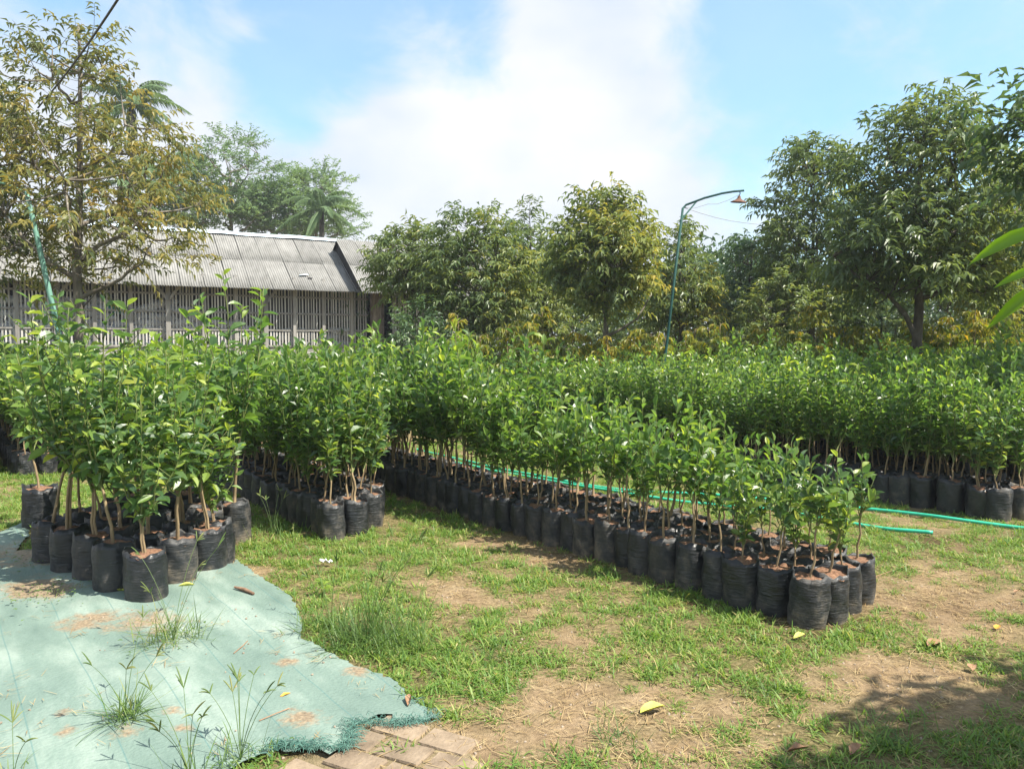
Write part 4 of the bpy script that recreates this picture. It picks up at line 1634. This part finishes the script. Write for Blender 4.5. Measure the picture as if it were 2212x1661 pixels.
prof = [(-3, 3.15), (2.4, 3.10), (4.2, 3.05), (5.4, 2.85), (6.2, 2.45), (7.4, 2.25), (8.6, 2.15), (10.6, 2.15)]
lay = 0
z = 1.62+.10
teal_n = 0
while z < 3.2:
    col_n = 0
    a_ = -1.5+.35*(lay % 2)
    while a_ < 10.6:
        hmax = np.interp(a_, [q[0] for q in prof], [q[1] for q in prof])+.12*math.sin(a_*3.1)
        if z < hmax:
            col_n += 1
            for row in range(2):
                if row and z+.3 < hmax:
                    continue
                teal = (row == 0 and z > 2.65 and (abs(a_-3.3) < .5 or abs(a_+.6) < .5))
                x, y = b2w(a_+rs.gauss(0, .05), 1.22+row*.55+rs.gauss(0, .06))
                o = link('teal_sack' if teal else 'sack', SKT if teal else SK[rs.randrange(5)])
                o.location = (x, y, z+rs.gauss(0, .015))
                o.rotation_euler = (rs.gauss(0, .10), rs.gauss(0, .12), BANG+rs.gauss(0, .22))
                if teal:
                    teal_n += 1
                    tag(o, 'teal cloth bundle, %s of those among white sacks behind the barn slats' % ONES[teal_n], 'sack', 'teal bundles in the barn')
                else:
                    tag(o, 'white sack in the barn heap, %s layer up, %s from left, %s' % (ONES[lay+1], ONES[col_n], ['against the slats', 'tucked behind']['01'.index(str(row))]), 'sack', 'white sacks heaped in the long barn')
        a_ += .84
    lay += 1
    z += .215

# ------------------------------------------------------------------ lamp posts, cables
D = 13.0
p0, p1 = at(1430, 830, D), at(1477, 452, D)
foot = p0+(p0-p1)*((p0.z)/(p1.z-p0.z))
foot.z = -.05
lamp = thing('lamp_post', 'green lamp post with curved arm and hanging rusty shade', 'lamp post', foot)


def loc_(o, *ps):
    return np.array([np.array(p)-np.array(o.location) for p in ps])


q2 = at(1475, 450, D)
MB().tube(loc_(lamp, foot, foot+(q2-foot)*.5, q2), (.026, .023, .020), 10).build('pole', M['pole_green'], lamp, smooth=True)
arm = [at(1474, 452, D), at(1482, 443, D), at(1522, 428, D), at(1560, 418, D), at(1585, 414, D), at(1607, 412, D)]
MB().tube(loc_(lamp, *arm), .018, 8).build('arm', M['pole_green'], lamp, smooth=True)
MB().tube(loc_(lamp, at(1468, 480, D), at(1505, 435, D)), .013, 8).build('brace', M['pole_green'], lamp, smooth=True)
hk = at(1598, 414, D)
sh = at(1597, 423, D)
MB().tube(loc_(lamp, hk, (hk+sh)/2+Vector((.01, 0, 0)), sh), .008, 6).build('hook', M['cable'], lamp)
prof_ = [(.014, .0), (.025, -.01), (.028, -.03), (.045, -.045), (.06, -.055), (.09, -.065), (.13, -.082), (.135, -.09), (.125, -.088), (.06, -.06)]
v, f = [], []
sg = 20
for (rad, zz) in prof_:
    for s in range(sg):
        a_ = 2*math.pi*s/sg
        v.append((rad*math.cos(a_), rad*math.sin(a_), zz*1.25))
for q in range(len(prof_)-1):
    f += [(q*sg+s, q*sg+(s+1) % sg, (q+1)*sg+(s+1) % sg, (q+1)*sg+s) for s in range(sg)]
ls_ = MB().add(v, f).build('lamp_shade', M['rust'], lamp, smooth=True)
ls_.location = Vector(sh)-lamp.location
ls_.rotation_euler = (.12, .06, 0)
wp = [at(1478, 449, D), at(1500, 450, D), at(1530, 441, D), at(1550, 441, D), at(1575, 432, D), at(1596, 421, D)]
MB().tube(loc_(lamp, *wp), .004, 4).build('lamp_wire', M['wire_grey'], lamp)
wp = [at(1478, 449, D)+(at(1640, 485, D+1)-at(1478, 449, D))*t+Vector((0, 0, -.05*math.sin(t*3.14))) for t in np.linspace(0, 1, 6)]
tag(MB().tube(wp, .005, 4).build('wire', M['wire_grey']), 'thin grey wire from the lamp post to the right-hand grove', 'wire')
D = 12.2
p0, p1 = at(122, 700, D), at(70, 470, D)
d_ = (p1-p0)
foot = p0-d_*(p0.z/d_.z)
foot.z = -.05
top_ = p1+d_*.22
post = thing('lamp_post', 'leaning pale green pole beside the bronze tree', 'pole', foot)
MB().tube(loc_(post, foot, p0, p1, top_), (.045, .042, .038, .034), 10).build('pole', M['pole_teal'], post, smooth=True)
MB().tube(loc_(post, top_, top_+Vector((-.3, 0, .15)), top_+Vector((-.9, 0, .25))), .02, 8).build('arm', M['pole_teal'], post, smooth=True)
c0, c1 = at(95, 218, 12.4), at(300, -70, 7.0)
cp_ = [np.array(c0+(c1-c0)*t)+np.array([0, 0, -.06*math.sin(t*3.14)]) for t in np.linspace(-.12, 1.3, 12)]
tag(MB().tube(cp_, .012, 6).build('overhead_cable', M['cable'], smooth=True), 'black overhead cable crossing in front of the bronze tree', 'cable')

# ------------------------------------------------------------------ hoses
def hose(pts_px, label, r_=.0165, extra=None):
    P = [np.array(gnd(*p)) for p in pts_px]
    if extra:
        P += extra
    P = np.array(P)
    t = np.arange(len(P))
    tt = np.linspace(0, len(P)-1, len(P)*8)
    Q = np.column_stack([np.interp(tt, t, P[:, c]) for c in range(3)])
    for _ in range(6):
        Q[1:-1] = (Q[:-2]+2*Q[1:-1]+Q[2:])/4
    Q[:, 2] = g_h(Q[:, 0], Q[:, 1])+r_+.012+.008*np.sin(tt*1.7)
    tag(MB().tube(Q, r_, 8).build('garden_hose', M['hose'], smooth=True), label, 'hose')


hose([(760, 965), (880, 985), (1000, 1006), (1100, 1025), (1180, 1042), (1300, 1062), (1450, 1086), (1560, 1097), (1640, 1106), (1740, 1120), (1830, 1136), (1920, 1152), (2015, 1162)],
     'nearer green hose, its end lying in the grass')
hose([(900, 975), (1080, 1018), (1250, 1048), (1400, 1066), (1500, 1074), (1610, 1082), (1760, 1093), (1900, 1108), (2000, 1121), (2075, 1131), (2212, 1144), (2330, 1156)],
     'farther green hose running on to the right picture edge')

# ------------------------------------------------------------------ grass
r = np.random.default_rng(55)


def blade_strip(mb, base, az, ln, wd, bend, lift, tint, mat=0):
    n = 4
    t = np.linspace(0, 1, n)
    h = np.array([math.cos(az), math.sin(az), 0])
    sd = np.array([-math.sin(az), math.cos(az), 0])
    sp = ln*np.column_stack([t*math.cos(lift)+0*t, t*math.sin(lift)-bend*t*t])
    c = base+sp[:, :1]*h+np.column_stack([0*t, 0*t, sp[:, 1]])
    w = wd*np.array([.7, 1, .75, .06])
    v = np.concatenate([c-sd*w[:, None]/2, c+sd*w[:, None]/2])
    f = [(k, k+1, n+k+1, n+k) for k in range(n-1)]
    mb.add(v, f, mat, tint)


grass_protos = []
for k in range(10):
    mb = MB()
    nb_ = int(r.integers(13, 22))
    for q in range(nb_):
        az = r.uniform(0, 6.28)
        ln = r.uniform(.028, .075)*(1.5 if k > 7 else 1)
        lift = r.uniform(.12, 1.2)
        blade_strip(mb, np.append(r.normal(0, .022, 2), 0), az, ln, r.uniform(.0032, .0062), r.uniform(.1, .75), lift, np.clip(r.normal(.52, .25)+(.5 if r.random() < .14 else 0), 0, 1))
    grass_protos.append(mb.mesh('grass_piece', M['grass_blade'], tint=True))
n = 120000
d = np.sqrt(r.uniform(2.6**2, 13**2, n))
th = r.uniform(-.78, .78, n)
X_, Y_ = d*np.sin(th), d*np.cos(th)
cv = cover(X_, Y_)
cl = fbm(X_*9, Y_*9, 77, 2)
keep = (r.random(n) < np.clip((cv-.10)*1.45, 0, 1)*np.clip((cl-.32)*3.2, .04, 1)*np.where(d < 6, 1, .9)) & ~in_poly(X_, Y_, dense) & ~(in_poly(X_, Y_, pv_poly) & (r.random(n) < .93)) & (abs(X_) < .70*Y_+.6)
# nothing sprouts under the packed bags
qx, qy = X_-BM[0], Y_-BM[1]
uu, vv_ = qx*U[0]+qy*U[1], qx*V[0]+qy*V[1]
keep &= ~((uu > -.1) & (vv_ > -.10) & (vv_ < .78))
qx, qy = X_-BL[0], Y_-BL[1]
uu, vv_ = qx*U[0]+qy*U[1], qx*V[0]+qy*V[1]
keep &= ~((uu > .1) & (vv_ > -.1) & (vv_ < .8))
X_, Y_, cv, cl = X_[keep], Y_[keep], cv[keep], cl[keep]
n = len(X_)
scatter('grass', grass_protos, np.column_stack([X_, Y_, g_h(X_, Y_)-.003]), np.column_stack([r.normal(0, .12, n), r.normal(0, .12, n), r.uniform(0, 6.28, n)]), r.uniform(.5, 1.3, n)*(.60+.55*cv), r.integers(0, 10, n),
        'short patchy green grass over sandy soil', 'grass')
# dry straw and clippings
straw = []
for k in range(6):
    mb = MB()
    for q in range(7):
        blade_strip(mb, np.append(r.normal(0, .04, 2), r.uniform(.002, .008)), r.uniform(0, 6.28), r.uniform(.02, .11), r.uniform(.0018, .0036), .02, r.uniform(.0, .12), r.random())
    straw.append(mb.mesh('straw_piece', M['dry_blade'], tint=True))
n = 16000
d = np.sqrt(r.uniform(2.6**2, 9.5**2, n))
th = r.uniform(-.78, .78, n)
X_, Y_ = d*np.sin(th), d*np.cos(th)
keep = (r.random(n) < .25+.75*(1-cover(X_, Y_))) & (~in_poly(X_, Y_, dense) | (r.random(n) < .10))
X_, Y_ = X_[keep], Y_[keep]
zt_ = np.where(in_poly(X_, Y_, dense), tarp_z(X_, Y_)+.004, g_h(X_, Y_)+.004)
n = len(X_)
scatter('straw_litter', straw, np.column_stack([X_, Y_, zt_]), np.column_stack([np.zeros(n), np.zeros(n), r.uniform(0, 6.28, n)]), r.uniform(.5, 1.2, n), r.integers(0, 6, n), 'dry straw and clippings littering bare soil', 'straw')
clod = []
for k in range(4):
    v = r.normal(0, 1, (14, 3))
    import bmesh
    bm2 = bmesh.new()
    bmesh.ops.create_icosphere(bm2, subdivisions=1, radius=.006)
    for v_ in bm2.verts:
        v_.co *= r.uniform(.7, 1.3)
        v_.co.z *= .7
    me = bpy.data.meshes.new('clod_piece')
    bm2.to_mesh(me)
    bm2.free()
    me.materials.append(M['stone'])
    clod.append(me)
n = 9000
d = np.sqrt(r.uniform(2.6**2, 7.5**2, n))
th = r.uniform(-.78, .78, n)
X_, Y_ = d*np.sin(th), d*np.cos(th)
on_t = in_poly(X_, Y_, dense)
keep = np.where(on_t, r.random(n) < .20*(fbm(X_*3, Y_*3, 5, 3) > .5), r.random(n) < .1+.9*(1-cover(X_, Y_)))
X_, Y_, on_t = X_[keep], Y_[keep], on_t[keep]
n = len(X_)
scatter('soil_crumbs', clod, np.column_stack([X_, Y_, np.where(on_t, tarp_z(X_, Y_)+.003, g_h(X_, Y_)+.001)]), r.uniform(0, 6.28, (n, 3))*np.array([.2, .2, 1]), r.uniform(.3, 1.3, n)**1.5, r.integers(0, 4, n), 'small crumbs of dry sandy soil', 'soil')


# single tufts and weeds
def tuft(label, px, py, nb_, ln, wd, spread, seed, stalks=0, mat='weed_blade', tn=(.45, .25), broad=0, skew=0.0):
    q = np.random.default_rng(seed)
    g = gnd(px, py)
    on = in_poly(np.array([g.x]), np.array([g.y]), dense)[0]
    z = float(tarp_z(g.x, g.y)) if on else float(g_h(g.x, g.y))
    root = thing('grass_tuft', label, 'grass', (g.x, g.y, z-.004))
    mb = MB()
    for k in range(nb_):
        az = q.uniform(0, 6.28)
        blade_strip(mb, np.append(q.normal(0, spread, 2), 0), az, q.uniform(.4, 1)*ln, wd*q.uniform(.7, 1.2), q.uniform(.08, .5), q.uniform(.12, 1.35), np.clip(q.normal(*tn), 0, 1))
    for k in range(broad):
        az = q.uniform(0, 6.28)
        c = np.append(q.normal(0, spread*1.6, 2), q.uniform(.01, .05))
        put_leaves(mb, LEAF_C2, c[None], np.array([[math.cos(az), math.sin(az), .3]]), np.array([[0, 0, 1.]]), np.array([q.uniform(.012, .03)]), np.array([q.uniform(.008, .016)]), np.array([q.uniform(.1, .6)]))
    mb.build('blades', M[mat], root, tint=True)['kind'] = 'stuff'
    if stalks:
        for k in range(stalks):
            sb_ = MB()
            az = q.uniform(0, 6.28)
            h = np.array([math.cos(az), math.sin(az), 0])
            L_ = ln*q.uniform(1.0, 1.6)
            p = bez((0, 0, 0), h*L_*.12+np.array([0, 0, L_*.55]), h*L_*.45+np.array([0, 0, L_*.9]), 7)
            sb_.tube(p, np.linspace(.0016, .0010, 7), 4, tint=.5)
            for s in range(int(q.integers(3, 6))):         # finger-like seed spikes
                a2 = az+q.uniform(-1.2, 1.2)
                e = p[-1]+np.array([math.cos(a2)*.045, math.sin(a2)*.045, q.uniform(.0, .07)])*q.uniform(.7, 1.2)
                sb_.tube(bez(p[-1], (p[-1]+e)/2+np.array([0, 0, .01]), e, 5), np.array([.0012, .0028, .0030, .0026, .0010]), 4, tint=q.uniform(.5, .9))
            sb_.build('seed_stalk', M['weed_blade'], root, tint=True)
    return root


tuft('large lush grass tuft spilling over the cloth edge', 800, 1385, 330, .42, .0050, .10, 1, 9, tn=(.32, .2), broad=30)
tuft('tall arching grass left of the large lush tuft', 715, 1362, 150, .32, .0045, .08, 21, 4, tn=(.4, .2), broad=20)
tuft('ragged grass tuft right of the large lush tuft', 880, 1400, 170, .30, .0045, .10, 22, 4, tn=(.45, .2))
tuft('grass tuft growing through the cloth below the bags', 375, 1392, 130, .34, .0042, .07, 2, 5, broad=22)
tuft('smaller star-shaped tuft growing on the teal cloth', 272, 1572, 100, .26, .0042, .03, 3, 4, broad=8)
tuft('creeping weed patch with dry stems left of the bags', 105, 1295, 40, .10, .003, .10, 4, 0, broad=90, tn=(.7, .25))
tuft('tall seeding grass at the near cloth edge', 520, 1652, 36, .22, .004, .05, 5, 7, broad=10, tn=(.6, .25))
tuft('seeding grass at the bottom edge left of the frayed cloth', 410, 1690, 26, .24, .004, .04, 6, 6, tn=(.6, .25))
tuft('sparse grass stalks at bottom left corner', 30, 1690, 14, .16, .0035, .04, 7, 2, tn=(.6, .25))
tuft('weedy grass at the left foot of the left-centre block', 440, 1120, 130, .28, .005, .14, 8, 3, tn=(.45, .2), broad=40)
tuft('tall grass before the front of the left-centre block', 590, 1160, 90, .26, .0045, .14, 9, 4, tn=(.45, .2))
tuft('thick grass tuft in the lower right shade', 1930, 1600, 110, .18, .004, .07, 10, 0, tn=(.35, .2))
tuft('grass tuft on bare soil at lower centre', 1330, 1600, 70, .14, .004, .06, 11, 0, tn=(.3, .2))
tuft('grass tuft left of the lime fallen leaf', 1070, 1430, 90, .15, .004, .07, 12, 0, tn=(.3, .2))
tuft('dark grass tuft below the third bag of the middle row', 1650, 1495, 80, .15, .004, .07, 13, 0, tn=(.25, .2))
tuft('grass tuft at the right edge beside the far hose', 2190, 1165, 80, .16, .004, .10, 14, 0, tn=(.4, .2))
tuft('tuft of grass in the bottom right corner', 2150, 1640, 120, .18, .004, .12, 15, 0, tn=(.35, .2))
tuft('weed with fine stems against the middle row bags', 1505, 1280, 40, .20, .003, .05, 16, 0, broad=24, tn=(.4, .2))
tuft('small green sprouts beside the leftmost bags', 110, 1215, 60, .10, .003, .12, 17, 0, broad=70, tn=(.2, .2))


def broad_weed(label, px, py, h, leafL, seed):
    q = np.random.default_rng(seed)
    g = gnd(px, py)
    t = thing('broadleaf_weed', label, 'weed', (g.x, g.y, float(g_h(g.x, g.y))))
    p = np.array([[0, 0, 0], [.005, 0, h*.5], [.0, .005, h]])
    MB().tube(p, (.003, .0025, .002), 5).build('stem', M['stem_green'], t)
    for k in range(6):
        az = k*1.8
        me = MB()
        put_leaves(me, LEAF_C, np.zeros((1, 3)), np.array([[math.cos(az), math.sin(az), .35]]), np.array([[0, 0, 1.]]), np.array([leafL*q.uniform(.7, 1.1)]), np.array([leafL*.62]), np.array([.75]))
        o = me.build('leaf', M['citrus_leaf'], t, tint=True)
        o.location = (0, 0, h*(.55+.45*(k % 3)/2))


broad_weed('low broad-leaved weed left of the large grass tuft', 697, 1290, .10, .075, 1)
broad_weed('clover-like weed before the middle row bags', 1497, 1262, .12, .045, 2)
broad_weed('small weed between middle row and lime leaf', 1555, 1290, .08, .04, 3)


# ------------------------------------------------------------------ fallen leaves and litter
def fallen(name, label, px, py, L_, W_, mat, az, curl, seed, cat='fallen leaf', z=None):
    g = gnd(px, py)
    on = in_poly(np.array([g.x]), np.array([g.y]), dense)[0]
    zz = float(tarp_z(g.x, g.y))+.006 if on else float(g_h(g.x, g.y))+.022
    tv, tf = leaf_template(.45+curl, -curl, wid=((0, 0), (.12, .5), (.35, .95), (.6, 1), (.82, .6), (1, 0)))
    q = np.random.default_rng(seed)
    tv = tv*np.array([W_, L_, L_*.6])+q.normal(0, .002, tv.shape)
    tv[:, 2] -= tv[:, 2].min()
    low = tv[:, 2] < .02
    o = MB().add(tv, tf).add(tv-np.array([0, 0, .0009]), tf[:, ::-1]).build(name, M[mat], smooth=True)
    o.location = (g.x, g.y, zz-.006)
    o.rotation_euler = (q.normal(0, .08), q.normal(0, .08), az)
    tag(o, label, cat)


fallen('fallen_leaf', 'lime yellow fallen leaf on bare soil at lower centre', 1382, 1545, .135, .062, 'lime_leaf', -1.15, .12, 1)
fallen('fallen_leaf', 'large curled brown leaf right of the middle row', 2005, 1400, .10, .075, 'dead_leaf', -1.2, .35, 2)
fallen('fallen_leaf', 'small orange leaf near the right picture edge', 2150, 1362, .06, .035, 'orange_leaf', -.9, .2, 3)
fallen('fallen_leaf', 'pinkish dry leaf at the right corner of the cloth', 882, 1535, .10, .028, 'dead_leaf', .1, .25, 4)
fallen('fallen_leaf', 'small yellow leaf on the teal cloth', 606, 1516, .05, .022, 'orange_leaf', -.8, .15, 5)
fallen('fallen_leaf', 'brown leaf at the edge of the lower right shade', 2100, 1455, .06, .04, 'dead_leaf', -.5, .2, 6)
fallen('fallen_leaf', 'greenish-yellow leaf lying before the tall bags', 385, 1278, .10, .03, 'lime_leaf', -1.3, .2, 7)
fallen('fallen_leaf', 'yellow-green leaf beside the second tall bag', 245, 1288, .08, .028, 'lime_leaf', -1.5, .2, 8)
fallen('fallen_leaf', 'dry leaf in the grass below the lime leaf', 1700, 1632, .09, .03, 'dead_leaf', -1.4, .2, 9)
fallen('fallen_leaf', 'dull leaf at the foot of the nearest middle row bag', 1715, 1385, .08, .04, 'lime_leaf', -1.2, .2, 10)
fallen('fallen_leaf', 'rust-red leaf at the right edge below the hose', 2190, 1287, .05, .025, 'dead_leaf', -1.2, .2, 11)
fallen('fallen_leaf', 'dark dry leaf in the bottom right shade', 1835, 1640, .09, .035, 'dead_leaf', -.9, .25, 12)
g0, g1 = gnd(507, 1282), gnd(548, 1296)
zt_ = float(tarp_z(g0.x, g0.y))
st = MB().tube([(g0.x, g0.y, zt_+.014), ((g0.x+g1.x)/2, (g0.y+g1.y)/2+.008, zt_+.016), (g1.x, g1.y, zt_+.012)], (.007, .013, .009), 7).build('bark_piece', M['stick'], smooth=True)
tag(st, 'short brown piece of bark on the teal cloth', 'stick')
for k, (pa, pb, lab) in enumerate((((560, 1572), (625, 1545), 'thin twig on the near part of the cloth'), ((505, 1422), (535, 1395), 'bent thin twig in the middle of the cloth'),
                                   ((1860, 1260), (1960, 1225), 'dry stalk lying right of the middle row'))):
    a_, b_ = gnd(*pa), gnd(*pb)
    za = float(tarp_z(a_.x, a_.y)) if k < 2 else float(g_h(a_.x, a_.y))+.01
    o = MB().tube([(a_.x, a_.y, za+.004), ((a_.x+b_.x)/2+.01, (a_.y+b_.y)/2, za+.010), (b_.x, b_.y, za+.005)], .0022, 5).build('twig', M['dead_leaf'])
    tag(o, lab, 'twig')
g = gnd(703, 1224)
q = np.random.default_rng(8)
n = 7
px_, py_ = np.meshgrid(np.linspace(-.045, .045, n), np.linspace(-.025, .025, 5))
pz = .012+np.abs(q.normal(0, .012, px_.shape))
i = np.arange(4)[:, None]*n
j = np.arange(n-1)[None, :]
o = MB().add(np.stack([px_+q.normal(0, .005, px_.shape), py_+q.normal(0, .004, px_.shape), pz], -1), np.stack([i+j, i+j+1, i+n+j+1, i+n+j], -1).reshape(-1, 4)).build('paper_scrap', M['paper'])
o.location = (g.x, g.y, float(g_h(g.x, g.y))+.02)
tag(o, 'crumpled white paper scrap in the grass left of centre', 'paper')

# ------------------------------------------------------------------ near tree whose shade and hanging leaves enter at right
root = tree('mango_tree', 'overhanging tree at right whose long green leaves hang into view', (4.85, 1.35), 4.0, .10, [(2.2, .8), (2.6, 1.15), (3.1, 1.25), (3.5, .95), (3.9, .4)], 99, M['mango_leaf'], M['bark_dark'],
            nclump=210, nspray=13, nleaf=8, leafL=.20, leafW=.34, clumpR=.36, tint=(.4, .2), droop=.7)
o3 = np.array(root.location)
Dn = 1.75
tip = np.array(at(2250, 540, Dn))
p = bez(np.array([4.85, 1.35, 2.3]), np.array([3.0, 1.5, 2.6]), np.array(at(2275, 500, Dn)), 10)
p = np.concatenate([p, [np.array(at(2262, 640, Dn))]])
br = MB().tube(p-o3, np.linspace(.035, .004, 11), 7).build('branch', M['bark_dark'], root, smooth=True)
for (pa, pb, wd) in (((2262, 500), (2108, 579), .036), ((2262, 585), (2155, 628), .024), ((2262, 610), (2148, 716), .030)):
    a_, b_ = np.array(at(*pa, Dn)), np.array(at(*pb, Dn+.02))
    tv, tf = leaf_template(.35, .16, wid=((0, 0), (.10, .45), (.25, .85), (.45, 1), (.65, .85), (.82, .5), (.93, .2), (1, 0)))
    me = MB()
    L_ = np.linalg.norm(b_-a_)
    put_leaves(me, (tv, tf), (a_-o3)[None], (b_-a_)[None]+np.array([[0, 0, .16*L_]]), np.array([[.1, -.75, .6]]), np.array([L_*1.02]), np.array([wd]), np.array([.6]))
    me.build('leaf', M['mango_leaf'], root, smooth=True, tint=True)

# ------------------------------------------------------------------ humid air
hm, nt, N, L = new_mat('humid_air')
out = N('ShaderNodeOutputMaterial')
pv = N('ShaderNodeVolumePrincipled')
pv.inputs['Color'].default_value = (.86, .92, 1.0, 1)
pv.inputs['Density'].default_value = .0010
pv.inputs['Anisotropy'].default_value = .2
L(pv.outputs[0], out.inputs['Volume'])
hz = MB().box(-75, 75, -6, 75, -1.2, 18.5).build('haze', hm)
tag(hz, 'thin bright humid haze in the air over the nursery', 'haze', kind='stuff')
